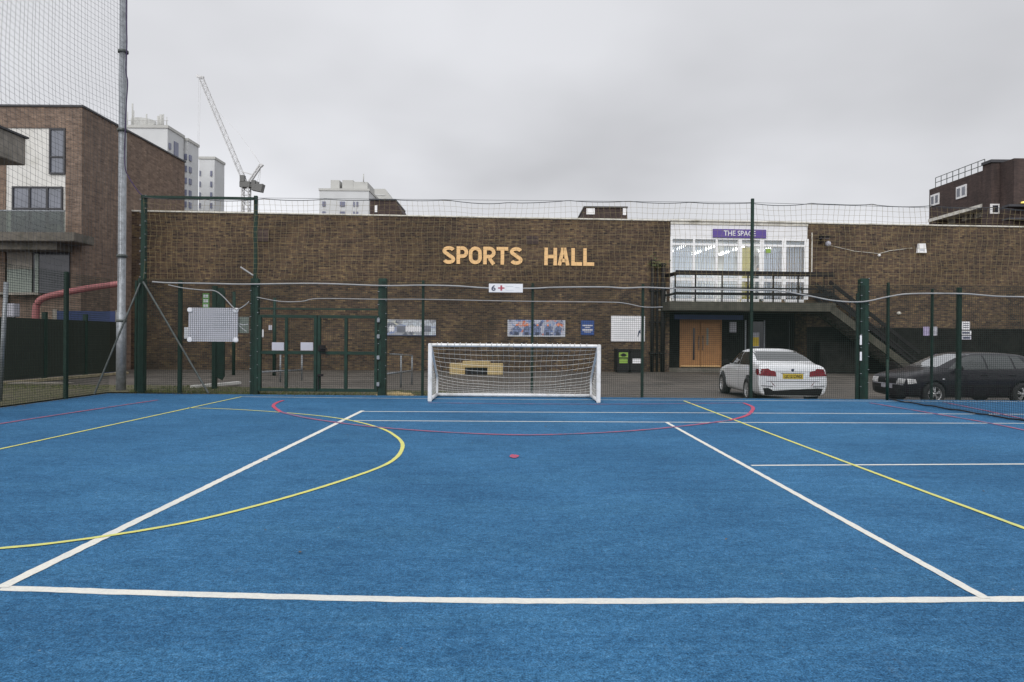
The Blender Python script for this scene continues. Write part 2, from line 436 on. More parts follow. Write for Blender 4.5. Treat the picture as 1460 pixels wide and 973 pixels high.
M['goal_net'] = plain('goal_net', (0.75, 0.74, 0.7), 0.8, 0.1, 4)
M['letter'] = plain('letter', (0.72, 0.45, 0.2), 0.55, 0.06, 3)
M['wood_door'] = plain('wood_door', (0.38, 0.18, 0.06), 0.5, 0.15, 4)
M['purple'] = plain('purple', (0.085, 0.05, 0.24), 0.5, 0.05, 3)
M['white_sign'] = plain('white_sign', (0.66, 0.66, 0.68), 0.45, 0.05, 3)
M['grey_sign'] = plain('grey_sign', (0.42, 0.42, 0.47), 0.4, 0.06, 3)
M['ink'] = plain('ink', (0.04, 0.05, 0.09), 0.6, 0.05, 3)
M['red_ink'] = plain('red_ink', (0.35, 0.04, 0.07), 0.6, 0.05, 3)
M['faint_ink'] = plain('faint_ink', (0.46, 0.48, 0.51), 0.6, 0.1, 3)
M['blue_sign'] = plain('blue_sign', (0.018, 0.055, 0.2), 0.5, 0.1, 3)
M['lime'] = plain('lime', (0.2, 0.33, 0.05), 0.5, 0.1, 3)
M['green_sign'] = plain('green_sign', (0.12, 0.3, 0.07), 0.5, 0.1, 3)
M['yellow'] = plain('yellow', (0.42, 0.32, 0.15), 0.7, 0.12, 5, dirt=(0.35, 0.24, 0.09), dscale=3)
M['pink'] = plain('pink', (0.34, 0.115, 0.115), 0.5, 0.12, 3)
M['navy'] = plain('navy', (0.018, 0.035, 0.11), 0.6, 0.15, 3)
M['tower'] = plain('tower', (0.52, 0.53, 0.535), 0.8, 0.05, 0.2, dirt=(0.46, 0.465, 0.465), dscale=0.08)  # cooler, paler tone: distance haze put into the wall colour
M['tower_grey'] = plain('tower_grey', (0.42, 0.42, 0.40), 0.8, 0.06, 0.2)
M['tower_glass'] = plain('tower_glass', (0.14, 0.15, 0.22), 0.3, 0.2, 0.5)
M['crane'] = plain('crane', (0.55, 0.55, 0.55), 0.6, 0.1, 0.5)
M['crane_dark'] = plain('crane_dark', (0.12, 0.12, 0.115), 0.6, 0.1, 0.5)
M['window_dark'] = plain('window_dark', (0.035, 0.035, 0.042), 0.12, 0.3, 1.5)
M['window_sky'] = plain('window_sky', (0.12, 0.13, 0.16), 0.06, 0.2, 1.2, spec=1.0)
M['frame_dark'] = plain('frame_dark', (0.03, 0.03, 0.035), 0.5, 0.2, 3)
M['glass'] = glass_mat('glass', (0.9, 0.93, 0.95), 0.04)
M['glass_balustrade'] = glass_mat('glass_balustrade', (0.38, 0.42, 0.38), 0.03)
M['glass_frost'] = plain('glass_frost', (0.2, 0.23, 0.2), 0.4, 0.1, 1)
M['blind'] = stripes('blind', (0.74, 0.77, 0.82), (0.6, 0.63, 0.7), 0.13, 0, lo=0.6, hi=0.7, vari=0.05)
M['room'] = plain('room', (0.55, 0.55, 0.54), 0.8, 0.05, 1)
M['tube_light'] = emit('tube_light', (1, 0.97, 0.9), 6)
M['yellow_cloth'] = plain('yellow_cloth', (0.75, 0.62, 0.12), 0.8, 0.1, 2)
M['car_white'] = plain('car_white', (0.76, 0.77, 0.78), 0.3, 0.02, 1, coat=0.6)
M['car_dark'] = plain('car_dark', (0.009, 0.007, 0.011), 0.3, 0.1, 1, coat=0.3, spec=0.25)
M['car_glass'] = plain('car_glass', (0.018, 0.022, 0.022), 0.05, 0.1, 2, spec=0.6, coat=0.3)
M['rear_glass'] = plain('rear_glass', (0.035, 0.04, 0.04), 0.08, 0.1, 2, spec=0.7, coat=0.3)
M['rubber'] = plain('rubber', (0.02, 0.02, 0.02), 0.8, 0.2, 8)
M['trim_black'] = plain('trim_black', (0.014, 0.013, 0.014), 0.6, 0.15, 6, spec=0.2)
M['alloy'] = plain('alloy', (0.5, 0.5, 0.5), 0.3, 0.1, 6, metal=0.6)
M['red_lens'] = plain('red_lens', (0.17, 0.004, 0.012), 0.2, 0.3, 9, coat=0.15, spec=0.3)
M['clear_lens'] = plain('clear_lens', (0.62, 0.62, 0.62), 0.12, 0.3, 14, coat=0.5)
M['plate_yellow'] = plain('plate_yellow', (0.62, 0.45, 0.03), 0.5, 0.04, 3)
M['coat_green'] = plain('coat_green', (0.02, 0.04, 0.035), 0.9, 0.2, 6)
M['skin'] = plain('skin', (0.45, 0.28, 0.2), 0.6, 0.05, 6)
M['hair'] = plain('hair', (0.04, 0.035, 0.03), 0.7, 0.1, 6)
M['mural_grey'] = mural('mural_grey', [(0.3, 0.32, 0.36), (0.1, 0.11, 0.14), (0.45, 0.5, 0.55), (0.2, 0.26, 0.45), (0.5, 0.5, 0.42)], 2.6, 5, (0.3, 0.31, 0.33))
M['mural_colour'] = mural('mural_colour', [(0.1, 0.16, 0.34), (0.4, 0.42, 0.5), (0.5, 0.14, 0.06), (0.05, 0.07, 0.15), (0.3, 0.34, 0.42), (0.14, 0.22, 0.4)], 4, 5, (0.36, 0.36, 0.42))

# ------------------------------------------------------------------ ground, court and its painted lines
def gz(x, y):
    sx = min(1, max(0, (x - 4) / 7)); sx = sx * sx * (3 - 2 * sx)
    lo = -0.12 - 0.14 * sx if x > 0 else -0.12 * min(1, max(0, (x + 9) / 9))
    f = min(1, max(0, (y - 21) / 8)); f = f * f * (3 - 2 * f)
    return lo * (1 - f) - 0.03
EDGE_Y = 16.98
mb = MB()
xs = [-400, -120, -60, -40] + [-30 + i for i in range(61)] + [40, 60, 120, 400]
ys = [-300, -60, -20] + [-10 + i for i in range(51)] + [60, 120, 300, 600]
v = [(x, y, gz(x, y) if -30 <= x <= 35 and 8 < y < 45 else -0.03) for y in ys for x in xs]
nx = len(xs)
f = [(j * nx + i, j * nx + i + 1, (j + 1) * nx + i + 1, (j + 1) * nx + i) for j in range(len(ys) - 1) for i in range(nx - 1)]
# drop the sheet under the court so that it never meets the slab
v = [(x, y, z - (0.4 if (y < 16 and -9.5 < x < 30) else 0)) for x, y, z in v]
mb.add(v, f); gr = struct(mb.build('ground', M['asphalt']))
for p in gr.data.polygons: p.use_smooth = True

CL = G(0, 587).x; CL2 = G(205, 562).x
XL = -9.85
court = MB().box(XL, 22, -12, EDGE_Y, -0.33, 0.0)
struct(court.build('court', M['turf']))
kerb = MB().box(XL - 0.08, 22, EDGE_Y + 0.003, EDGE_Y + 0.09, -0.33, -0.006)
kerb.box(XL - 0.08, XL - 0.003, -12, EDGE_Y, -0.33, -0.006)
struct(kerb.build('kerb', M['concrete_dark']))

def ribbon(mb, pts, wdt, z):
    # resample every few centimetres and fray the edges a little
    R_ = [pts[0]]
    for i in range(len(pts) - 1):
        d = pts[i + 1] - pts[i]; k = max(1, int(d.length / 0.045))
        R_ += [pts[i] + d * (j / k) for j in range(1, k + 1)]
    pts = R_; n = len(pts); v = []; f = []
    for i, p in enumerate(pts):
        d = pts[min(i + 2, n - 1)] - pts[max(i - 2, 0)]; d.z = 0; d.normalize()
        a = Vector((-d.y, d.x, 0)) * wdt / 2
        v += [Vector((p.x, p.y, z)) - a * random.uniform(.86, 1.06), Vector((p.x, p.y, z)) + a * random.uniform(.86, 1.06)]
    for i in range(n - 1): f.append((2 * i, 2 * i + 1, 2 * i + 3, 2 * i + 2))
    mb.add(v, f)
def pxline(mb, pts, wdt, z, k=12, ext=None):
    P = [G(*p) for p in pts]
    S_ = spline(P, k)
    if ext: S_.append(S_[-1] + (S_[-1] - S_[-2]).normalized() * ext)
    ribbon(mb, S_, wdt, z)
wl = MB()
pxline(wl, [(2, 839), (350, 850), (700, 857), (1100, 857), (1405, 855), (1520, 853)], 0.08, 0.002, ext=9)
pxline(wl, [(0, 839), (517, 586)], 0.08, 0.004, 40)
pxline(wl, [(517, 587), (1000, 589), (1460, 591)], 0.062, 0.002, 20, ext=3)
pxline(wl, [(505, 600), (1000, 602.5), (1460, 604)], 0.06, 0.002, 20, ext=3)
pxline(wl, [(950, 602.5), (1405, 854)], 0.062, 0.004, 40)
pxline(wl, [(1071, 664), (1460, 662)], 0.058, 0.002, 20, ext=6)
pxline(wl, [(345, 566), (700, 569.5), (1100, 571.5), (1460, 573)], 0.048, 0.002, 20, ext=5)
pxline(wl, [(372, 656), (381, 656.5)], 0.05, 0.006, 2)
struct(wl.build('white_court_markings', M['white_line'], fixn=False))
yl = MB()
pxline(yl, [(-120, 666), (0, 641), (345, 566)], 0.05, 0.006, 30)
pxline(yl, [(268, 582), (330, 584), (400, 588.5), (460, 594), (505, 601), (545, 612), (566, 624), (574, 635), (568, 650), (548, 664), (500, 682), (430, 704), (350, 726), (270, 745), (180, 761), (80, 775), (0, 783), (-100, 791)], 0.052, 0.006, 8)
pxline(yl, [(975, 572), (1215, 663), (1460, 754), (1600, 806)], 0.05, 0.006, 30)
struct(yl.build('yellow_court_markings', M['yellow_line'], fixn=False))
rl = MB()
pxline(rl, [(404, 571.5), (394, 575), (390, 580), (400, 588)], 0.075, 0.008, 10)
pxline(rl, [(1060, 575), (1073, 581), (1071, 588), (1062, 594), (1040, 600)], 0.075, 0.008, 10)
sp_ = [G(733 + 8 * math.cos(t) * random.uniform(.7, 1.15), 651.5 + 2.6 * math.sin(t) * random.uniform(.6, 1.15)) for t in [i * math.pi / 12 for i in range(24)]]
rl.add([(p.x, p.y, 0.008) for p in sp_], [tuple(range(24))])
struct(rl.build('red_court_markings', M['red_line'], fixn=False))
pl = MB()
pxline(pl, [(400, 588), (440, 597), (520, 608), (620, 616), (720, 620.5), (800, 620), (900, 615), (980, 607.5), (1040, 600)], 0.085, 0.008, 8)
pxline(pl, [(-80, 619), (0, 605), (110, 588), (225, 571)], 0.08, 0.008, 12)
pxline(pl, [(1240, 575), (1300, 585), (1400, 602), (1460, 614), (1540, 632)], 0.08, 0.008, 8)
pxline(pl, [(1345, 574), (1400, 585), (1460, 598)], 0.07, 0.008, 8)
pxline(pl, [(610, 575), (855, 577), (1060, 575)], 0.06, 0.008, 12)
struct(pl.build('pink_court_markings', M['pink_line'], fixn=False))

# strip of worn grass beyond the left half of the fence
def sheet(x0, x1, y0, y1, dz, nx=20, ny=6):
    mb = MB()
    v = [(x0 + (x1 - x0) * i / nx, y0 + (y1 - y0) * j / ny) for j in range(ny + 1) for i in range(nx + 1)]
    v = [(x, y, gz(x, y) + dz) for x, y in v]
    f = [(j * (nx + 1) + i, j * (nx + 1) + i + 1, (j + 1) * (nx + 1) + i + 1, (j + 1) * (nx + 1) + i) for j in range(ny) for i in range(nx)]
    return mb.add(v, f)
vg = sheet(-14.9, -1.4, 17.08, 19.6, 0.05, 40, 6)
vg.add(*[(sheet(-14.9, XL - 0.1, 2, 17.08, 0.05, 10, 20)).v, sheet(-14.9, XL - 0.1, 2, 17.08, 0.05, 10, 20).f])
struct(vg.build('grass_verge', M['verge'], fixn=False))
# loose grass blades on the verge
gb = MB()
for i in range(5200):
    x = random.uniform(-9.5, -1.5); y = random.uniform(17.15, 19.2)
    if random.random() < 0.45: y = random.uniform(17.1, 17.45)
    if random.random() < 0.2: x = random.uniform(-14.8, -10); y = random.choice([random.uniform(12, 19), random.uniform(18, 19.4)])
    z = gz(x, y) + 0.03; h = random.uniform(0.03, 0.1); a = random.uniform(0, 6.28)
    dx, dy = math.cos(a) * 0.012, math.sin(a) * 0.012
    gb.add([(x - dx, y - dy, z), (x + dx, y + dy, z), (x + random.uniform(-.04, .04), y + random.uniform(-.04, .04), z + h)], [(0, 1, 2)])
o = gb.build('grass', plain('grass_blade', (0.09, 0.11, 0.03), 0.8, 0.4, 2), fixn=False); struct(o, 'stuff'); o['label'] = 'short worn grass along the foot of the fence'; o['category'] = 'grass'

# ------------------------------------------------------------------ SPORTS HALL
HT = 6.78
hall = hall_empty('sports_hall', 0, 0, 'long brown brick sports hall with a flat roof and a white glazed upper bay', 'building')
def hb(): return MB()
def hadd(mb, name, mat, parent=None): return mb.build(name, mat, parent or hall, local=True)
S0, S1, S2, S3 = 0.0, hsx(955.5, py=370), hsx(1151, py=370), 52.0
z_slab_b, z_slab_t = hz_(443, 1050), hz_(429.5, 1050)
b = hb(); b.box(S0, S1, 0, 15, -0.3, HT); hadd(b, 'brick_wall', M['hall_brick'])
b = hb(); b.box(S2, S3, 0, 15, -0.3, HT); hadd(b, 'brick_wall', M['hall_brick'])
b = hb(); b.box(S1, S2, 5.5, 15, -0.3, HT - 0.02); hadd(b, 'rear_wall', M['hall_brick'])
b = hb(); b.box(S1 + .002, S2 - .002, -0.06, 5.5, HT - 0.12, HT + 0.0); hadd(b, 'roof', M['coping'])
b = hb(); b.bbox(S0, S1 - 0.02, -0.05, 0.25, HT + 0.002, HT + 0.065, 0.015); b.bbox(S2 + 0.02, S3, -0.05, 0.25, HT + 0.002, HT + 0.065, 0.015)
b.bbox(S1 - 0.02, S2 + 0.02, -0.13, 0.25, HT + 0.002, HT + 0.075, 0.015)
hadd(b, 'coping', M['coping'])
# black painted lower band on the right part
zb = hz_(468, 1330)
b = hb(); b.box(S2, S3, -0.012, 0.0, -0.3, zb); hadd(b, 'painted_plinth', M['black_paint'])
# upper bay
za = hz_(339.5, 1050); zt = hz_(349.5, 1050); zm0 = hz_(401.5, 1050); zm1 = hz_(397.0, 1050); zbt = hz_(429, 1050)
b = hb(); b.box(S1 + .01, S2 - .01, -0.02, 0.12, za, HT - 0.13); hadd(b, 'fascia_cladding', M['cladding'])
cols = [hsx(p, py=370) for p in (956.5, 989, 1021.5, 1054.5, 1086, 1117.5, 1150)]
fw = 0.07
for i, c in enumerate(cols):
    x = min(max(c, S1 + 0.05), S2 - 0.05); ww = 0.05 if i < 3 else 0.1
    hadd(MB().box(x - ww, x + ww, -0.025, 0.07, zbt + 0.08, za), 'window_mullion', M['white_paint'])
for z0, z1 in ((za - 0.09, za - 0.004), (zt - 0.05, zt + 0.04), (zm0, zm1), (zbt - 0.04, zbt + 0.08)):
    for i in range(6):
        x0 = min(max(cols[i], S1 + 0.05), S2 - 0.05) + (0.05 if i < 3 else 0.1) + 0.002
        x1 = min(max(cols[i + 1], S1 + 0.05), S2 - 0.05) - (0.05 if i + 1 < 3 else 0.1) - 0.002
        hadd(MB().box(x0, x1, -0.02, 0.065, z0, z1), 'window_rail', M['white_paint'])
for i in range(6):
    for z0, z1 in ((zt + 0.04, za - 0.09), (zm1, zt - 0.05), (zbt + 0.08, zm0)):
        b = hb(); b.box(cols[i] + 0.06, cols[i + 1] - 0.06, 0.02, 0.026, z0, z1); hadd(b, 'pane', M['glass'])
# room behind the bay
zf = zbt - 0.05
b = hb(); b.box(S1 + .02, S2 - .02, 0.1, 5.4, zf - 0.15, zf); b.box(S1 + .02, S2 - .02, 0.13, 5.4, HT - 0.9, HT - 0.8)
b.box(S1 + .02, S2 - .02, 5.35, 5.45, zf, HT - .9); hadd(b, 'interior_room', M['room'])
for i, (s0, y) in enumerate(((0.9, 0.9), (0.9, 2.8), (2.3, 0.9), (2.3, 2.8), (3.7, 0.9), (3.7, 2.8), (5.1, 1.2))):
    t_ = hadd(MB().bbox(S1 + s0, S1 + s0 + .1, y, y + 1.3, HT - 1.0, HT - 0.93, 0.02), 'strip_light', M['tube_light'])
for i, s0 in enumerate((1.5, 4.2)):
    ld = bpy.data.lights.new('strip_light_glow', 'AREA'); ld.shape = 'RECTANGLE'; ld.size = 2.4; ld.size_y = 3.5; ld.energy = 120; ld.color = (1, .98, .94)
    lo_ = bpy.data.objects.new('strip_light_glow', ld); C.objects.link(lo_); lo_.parent = hall; lo_.location = (S1 + s0, 2.4, HT - 1.02)
# vertical blinds
b = hb()
def blinds(x0, x1, y=0.16, gap=0.13, z0=zf + 0.05):
    x = x0
    while x < x1:
        a = random.uniform(0.3, 0.6)
        c, s = math.cos(a) * 0.05, math.sin(a) * 0.05
        b.add([(x - c, y - s, z0), (x + c, y + s, z0), (x + c, y + s, za - 0.03), (x - c, y - s, za - 0.03)], [(0, 1, 2, 3)])
        x += gap
blinds(cols[0] + .1, cols[1] - .02, gap=0.095); blinds(cols[1] + .05, cols[2] - .05, gap=0.125); blinds(cols[2] + .45, cols[3] - .1, gap=0.11)
blinds(cols[4] + .12, cols[5] - .1, gap=0.1); blinds(cols[5] + .15, cols[6] - .1, gap=0.12)
hadd(b, 'blind', M['blind'])
b = hb()
for k in range(10):
    x = cols[3] + 0.1 + k * 0.05
    b.box(x, x + 0.046, 0.12 + 0.02 * (k % 2), 0.13 + 0.02 * (k % 2), zf + 0.02, za - 0.4)
hadd(b, 'yellow_curtain', M['yellow_cloth'])
b = hb(); b.box(hsx(1092, py=370), hsx(1099, py=370), 0.014, 0.018, hz_(361, 1095), hz_(355, 1095)); hadd(b, 'window_sticker', M['lime'])
# ground floor recess
zdt = hz_(457.5, 1000, -1.2); RN = 1.2
b = hb()
sd0, sd1 = hsx(970.5, -RN, 490), hsx(1027, -RN, 490)
zd0 = hz_(524, 1000, -RN); 
b.box(S1, sd0 - 0.05, RN, RN + 0.2, -0.1, z_slab_b); b.box(sd1 + 0.05, S2 + 0.0, RN, RN + 0.2, -0.1, z_slab_b)
b.box(sd0 - 0.05, sd1 + 0.05, RN + .001, RN + 0.2, zdt + 0.02, z_slab_b)
hadd(b, 'entrance_wall', M['black_paint'])
b = hb(); b.box(S1 - .0, S2 + 0.0, 0.0, RN + 1, z_slab_b + 0.0, zbt - 0.2); hadd(b, 'floor_slab', M['concrete_dark'])
b = hb(); b.box(hsx(962, 0, 455), hsx(1060, 0, 455), 0.02, 0.08, hz_(456, 1010), hz_(449, 1010)); hadd(b, 'entrance_fascia', M['navy'])
b = hb(); b.box(S1, S2, 0.2, RN + 0.3, -0.3, zd0 - 0.01); hadd(b, 'entrance_step', M['concrete_dark'])
mid = (sd0 + sd1) / 2
fb = hb(); fb.box(sd0 - 0.05, sd0, RN - 0.02, RN + 0.06, zd0, zdt + .05); fb.box(sd1, sd1 + 0.05, RN - 0.02, RN + 0.06, zd0, zdt + .05)
fb.box(sd0, sd1, RN - 0.02, RN + 0.06, zdt - .06, zdt + 0.05)
hadd(fb, 'door_frame', M['wood_door'])
for k, (a, c) in enumerate(((sd0, mid - 0.006), (mid + 0.006, sd1))):
    db = hb(); db.bbox(a + 0.005, c - 0.003, RN + 0.01, RN + 0.055, zd0 + 0.02, zdt - .07, 0.004)
    d = hadd(db, 'door', M['wood_door'])
    xv = c - 0.36 if k == 0 else a + 0.28
    vb = hb(); vb.box(xv, xv + 0.09, RN + 0.002, RN + 0.008, zd0 + (0.35 if k == 0 else 1.05), zdt - 0.35); hadd(vb, 'vision_panel', M['window_dark'] if k == 0 else M['glass_frost'], d)
    hb_ = hb(); hb_.tube([(c - 0.09 if k == 0 else a + 0.09, RN - 0.04, zd0 + 0.8), (c - 0.09 if k == 0 else a + 0.09, RN - 0.04, zd0 + 1.5)], 0.015, 8, True); hadd(hb_, 'door_handle', M['galv'], d)
    kb = hb(); kb.box(a + .005, c - .003, RN - 0.0, RN + 0.006, zd0 + 0.022, zd0 + 0.09); hadd(kb, 'kick_plate', M['letter'], d)
# glazed door beside it
for p in (1062.5, 1070.5, 1089.5):
    x = hsx(p, -RN, 490); hadd(MB().box(x - 0.03, x + 0.03, RN - 0.04, RN - 0.002, zd0, hz_(457, 1070, -RN)), 'glazed_door_frame', M['galv'])
hadd(MB().box(hsx(1125, -RN, 490) - 0.01, hsx(1125, -RN, 490) + 0.01, RN - 0.03, RN - 0.002, zd0, hz_(457, 1070, -RN)), 'wall_trim', M['galv'])
b = hb(); b.box(hsx(1071.5, -RN, 490), hsx(1088.5, -RN, 490), RN - 0.02, RN - 0.01, zd0, hz_(459, 1070, -RN)); hadd(b, 'glazed_door', M['window_dark'])
def wall_notice(name, x0, y0, x1, y1, mat, label, cat, n=0.0, th=0.02, group=None, mat2=None):
    s0, za_ = hp(x0, y1, n); s1, zb_ = hp(x1, y0, n)
    mbx = MB(); mbx.bbox(0, s1 - s0, -th, 0, 0, zb_ - za_, 0.004)
    if group or mat2 is None:
        return hall_single(mbx, name, mat, s0, za_, label, cat, group, n + 0.004), s1 - s0, zb_ - za_
    r = hall_empty(name, s0, za_, label, cat, group, n + 0.004)
    mbx.build('board', mat, r, local=True)
    return r, s1 - s0, zb_ - za_
wall_notice('notice', 1040, 459.5, 1050, 474, M['grey_sign'], 'pale grey notice on the black wall just right of the wooden double doors', 'notice', -RN)
r, ww, hh = wall_notice('warning_notice', 1071, 474.5, 1082.5, 495, M['grey_sign'], 'yellow and grey warning notice on the glazed door behind the white car', 'notice', -RN + 0.03, mat2=1)
MB().bbox(ww * .2, ww * .95, -0.03, -0.02, hh * .05, hh * .68, 0.003).build('warning_panel', M['plate_yellow'], r, local=True)
wall_notice('notice', 1133, 472, 1138.5, 478, M['grey_sign'], 'tiny grey notice on the black wall above the white car roof', 'notice', -RN, mat2=None)

# THE SPACE sign
r, ww, hh = wall_notice('name_sign', 1016, 328, 1092, 338.8, M['purple'], 'long purple sign reading THE SPACE above the white framed windows', 'sign', 0.03, 0.04, mat2=1)
t = text_mb('THE SPACE', ww * 0.6, hh * 0.62, 0.012, 0.01)
t.v = [v_ + Vector((ww * 0.2, -0.05, hh * 0.2)) for v_ in t.v]; t.build('lettering', M['white_sign'], r, local=True)
# SPORTS HALL letters: heavy strokes of even width
def block_letter(ch, w_, h_, d):
    t = .2 * h_ / 1.0; mb = MB(); a = t / 2
    def stroke(pts):
        P = [Vector((p[0], p[1], 0)) for p in pts]; n = len(P); Lf = []; Rt = []
        for i, p in enumerate(P):
            d1 = (P[i] - P[i - 1]).normalized() if i > 0 else (P[1] - P[0]).normalized()
            d2 = (P[i + 1] - P[i]).normalized() if i < n - 1 else d1
            m_ = (d1 + d2).normalized(); nn = Vector((-m_.y, m_.x, 0)); k = a / max(.5, m_.dot(d1))
            Lf.append(p + nn * k); Rt.append(p - nn * k)
        v = []
        for q in range(n): 
            for side in (Lf, Rt):
                for y in (-d, 0): v.append((side[q].x, y, side[q].y))
        f = []
        for q in range(n - 1):
            b_ = q * 4; f += [(b_, b_ + 2, b_ + 6, b_ + 4), (b_ + 1, b_ + 5, b_ + 7, b_ + 3), (b_, b_ + 4, b_ + 5, b_ + 1), (b_ + 2, b_ + 3, b_ + 7, b_ + 6)]
        f += [(0, 1, 3, 2), (n * 4 - 4, n * 4 - 2, n * 4 - 1, n * 4 - 3)]
        mb.add(v, f)
    def arc(cx, cy, rx, ry, a0, a1, n=12):
        return [(cx + rx * math.cos(R(a0 + (a1 - a0) * i / n)), cy + ry * math.sin(R(a0 + (a1 - a0) * i / n))) for i in range(n + 1)]
    W = w_; Hh = h_; r = min(W / 2 - a, Hh / 4)
    if ch == 'S':
        up_ = arc(W / 2, Hh * .735, W / 2 - a, Hh * .265 - a, 20, 270, 18); lo = arc(W / 2, Hh * .265 + a * .0, W / 2 - a, Hh * .265 - a, 90, -160, 18)
        up_ = [(x, y) for x, y in up_]; k = (Hh * .47 - 0) ; stroke(up_[:-2] + [(W / 2, Hh * .5)] + lo[2:])
    elif ch == 'O':
        ry = min(W / 2 - a, Hh * .3); top = arc(W / 2, Hh - a - ry, W / 2 - a, ry, 0, 180, 14); bot = arc(W / 2, a + ry, W / 2 - a, ry, 180, 360, 14)
        stroke([(W - a, Hh / 2)] + top + [(a, Hh / 2)]); stroke([(a, Hh / 2)] + bot + [(W - a, Hh / 2)])
    elif ch in 'PR':
        stroke([(a, 0), (a, Hh)])
        ry = Hh * .27 - a * .4
        stroke([(t, Hh - a), (W * .5, Hh - a)] + arc(W * .5, Hh - a - ry, W * .5 - a, ry, 90, -90, 12)[1:] + [(t, Hh - a - 2 * ry)])
        if ch == 'R': stroke([(W * .5, Hh - t - 2 * ry + .01), (W - a, 0)])
    elif ch == 'T': stroke([(0, Hh - a), (W, Hh - a)]); stroke([(W / 2, 0), (W / 2, Hh - t)])
    elif ch == 'H': stroke([(a, 0), (a, Hh)]); stroke([(W - a, 0), (W - a, Hh)]); stroke([(t, Hh / 2), (W - t, Hh / 2)])
    elif ch == 'A': stroke([(a, 0), (W / 2 - a * .35, Hh)]); stroke([(W - a, 0), (W / 2 + a * .35, Hh)]); stroke([(W * .28, Hh * .28), (W * .72, Hh * .28)])
    elif ch == 'L': stroke([(a, 0), (a, Hh)]); stroke([(t, a), (W, a)])
    return mb
lr = hall_empty('wall_lettering', hsx(631, py=365), hz_(378, 740), 'big cream SPORTS HALL letters fixed high on the brown brick wall', 'sign')
zl0, zl1 = hz_(377.6, 740), hz_(352.6, 740)
for ch, a, c in (('S', 631, 649), ('P', 651, 667.5), ('O', 668.5, 687), ('R', 689, 706.5), ('T', 708, 724.5), ('S', 727, 745), ('H', 776, 794), ('A', 795, 812), ('L', 814.5, 830), ('L', 831.5, 847)):
    s0, s1 = hsx(a, 0, 365), hsx(c, 0, 365)
    t = block_letter(ch, s1 - s0, zl1 - zl0, 0.04)
    o = s0 - hsx(631, py=365)
    t.v = [v_ + Vector((o, -0.006, 0.0)) for v_ in t.v]
    t.build('letter', M['letter'], lr, local=True)

# balcony
BN = 1.5
bal = hall_empty('balcony', S1, z_slab_t, 'dark concrete balcony with black railings in front of the white windows', 'balcony')
bs0, bs1 = hsx(955, BN, 436), hsx(1192, BN, 436)
zs0, zs1 = hz_(443.5, 1050, BN), hz_(430.5, 1050, BN)
def bal_add(mb, name, mat):
    mb.v = [v_ - Vector((S1, 0, z_slab_t)) for v_ in mb.v]
    return mb.build(name, mat, bal, local=True)
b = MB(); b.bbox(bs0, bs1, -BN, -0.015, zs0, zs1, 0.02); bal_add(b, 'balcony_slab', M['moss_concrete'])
rz1 = hz_(391, 1050, BN)
b = MB(); b.box(bs0 + 0.25, bs1 - .1, -BN - .05, -BN + 0.05, rz1 - 0.07, rz1 + 0.13)
b.bar((bs0 + 0.30, -BN + 0.052, rz1), (bs0 + 0.2, -0.1, rz1), 0.09, 0.15)
bal_add(b, 'handrail', M['black_metal'])
b = MB()
for zz, hh_ in ((hz_(411, 1050, BN), 0.045), (hz_(419.5, 1050, BN), 0.10)):
    b.box(bs0 + 0.25, bs1 - .1, -BN - .02, -BN + 0.02, zz - hh_ / 2 - .01, zz + hh_ / 2 + .01)
    b.bar((bs0 + 0.30, -BN + 0.022, zz), (bs0 + 0.2, -0.1, zz), 0.03, hh_)
bal_add(b, 'guard_rail', M['black_metal'])
for p in (963, 992, 1030, 1067, 1103, 1138.5, 1175):
    x = hsx(p, BN, 410); b = MB(); b.box(x - 0.028, x + 0.028, -BN + .021, -BN + 0.06, zs1, rz1 - 0.07); bal_add(b, 'baluster', M['black_metal'])

# staircase descending to the right along the wall
st = hall_empty('staircase', hsx(1192, BN, 436), 0, 'concrete outside staircase with black handrails descending to the right from the balcony', 'staircase')
ss0 = hsx(1185, BN, 436); se = hsx(1306, BN, 520)
so_ = hsx(1192, BN, 436)
zt0 = zs1; zt1 = 0.0
n_steps = 17
def sadd(mb, name, mat):
    mb.v = [v_ - Vector((so_, 0, 0)) for v_ in mb.v]; return mb.build(name, mat, st, local=True)
b = MB()
for i in range(n_steps):
    x0 = ss0 + (se - ss0) * i / n_steps; x1 = ss0 + (se - ss0) * (i + 1) / n_steps + 0.02
    zz = zt0 * (1 - (i + 1) / (n_steps + 1))
    b.box(x0, x1, -BN + 0.13, -0.25, zz - 0.2, zz)
sadd(b, 'step', M['concrete_dark'])
for yy in (-BN + 0.06, -0.2):
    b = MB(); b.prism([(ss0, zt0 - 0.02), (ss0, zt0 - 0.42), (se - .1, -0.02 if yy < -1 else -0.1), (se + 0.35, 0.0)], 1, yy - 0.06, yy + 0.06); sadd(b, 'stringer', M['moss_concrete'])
for yy in (-BN + 0.06, -0.2):
    for dz, hh_ in ((0.92, 0.15), (0.5, 0.08), (0.28, 0.1)):
        b = MB(); b.bar((ss0 - 0.05, yy, zt0 + dz), (se + 0.2, yy, dz + 0.02), 0.05, hh_); sadd(b, 'handrail' if dz > .9 else 'guard_rail', M['black_metal'])
    for i in range(6):
        x = ss0 + (se - ss0) * (i + 0.2) / 5.3; zz = zt0 * (1 - (x - ss0) / (se - ss0))
        b = MB(); b.box(x - 0.02, x + 0.02, yy - 0.02, yy + 0.02, zz - 0.05, zz + 0.95); sadd(b, 'baluster', M['black_metal'])
# support walls below the stairs
b = MB(); b.box(hsx(1160, 0, 500), hsx(1225, 0, 500), -0.6, -0.2, 0, 1.4); sadd(b, 'support_wall', M['black_paint'])

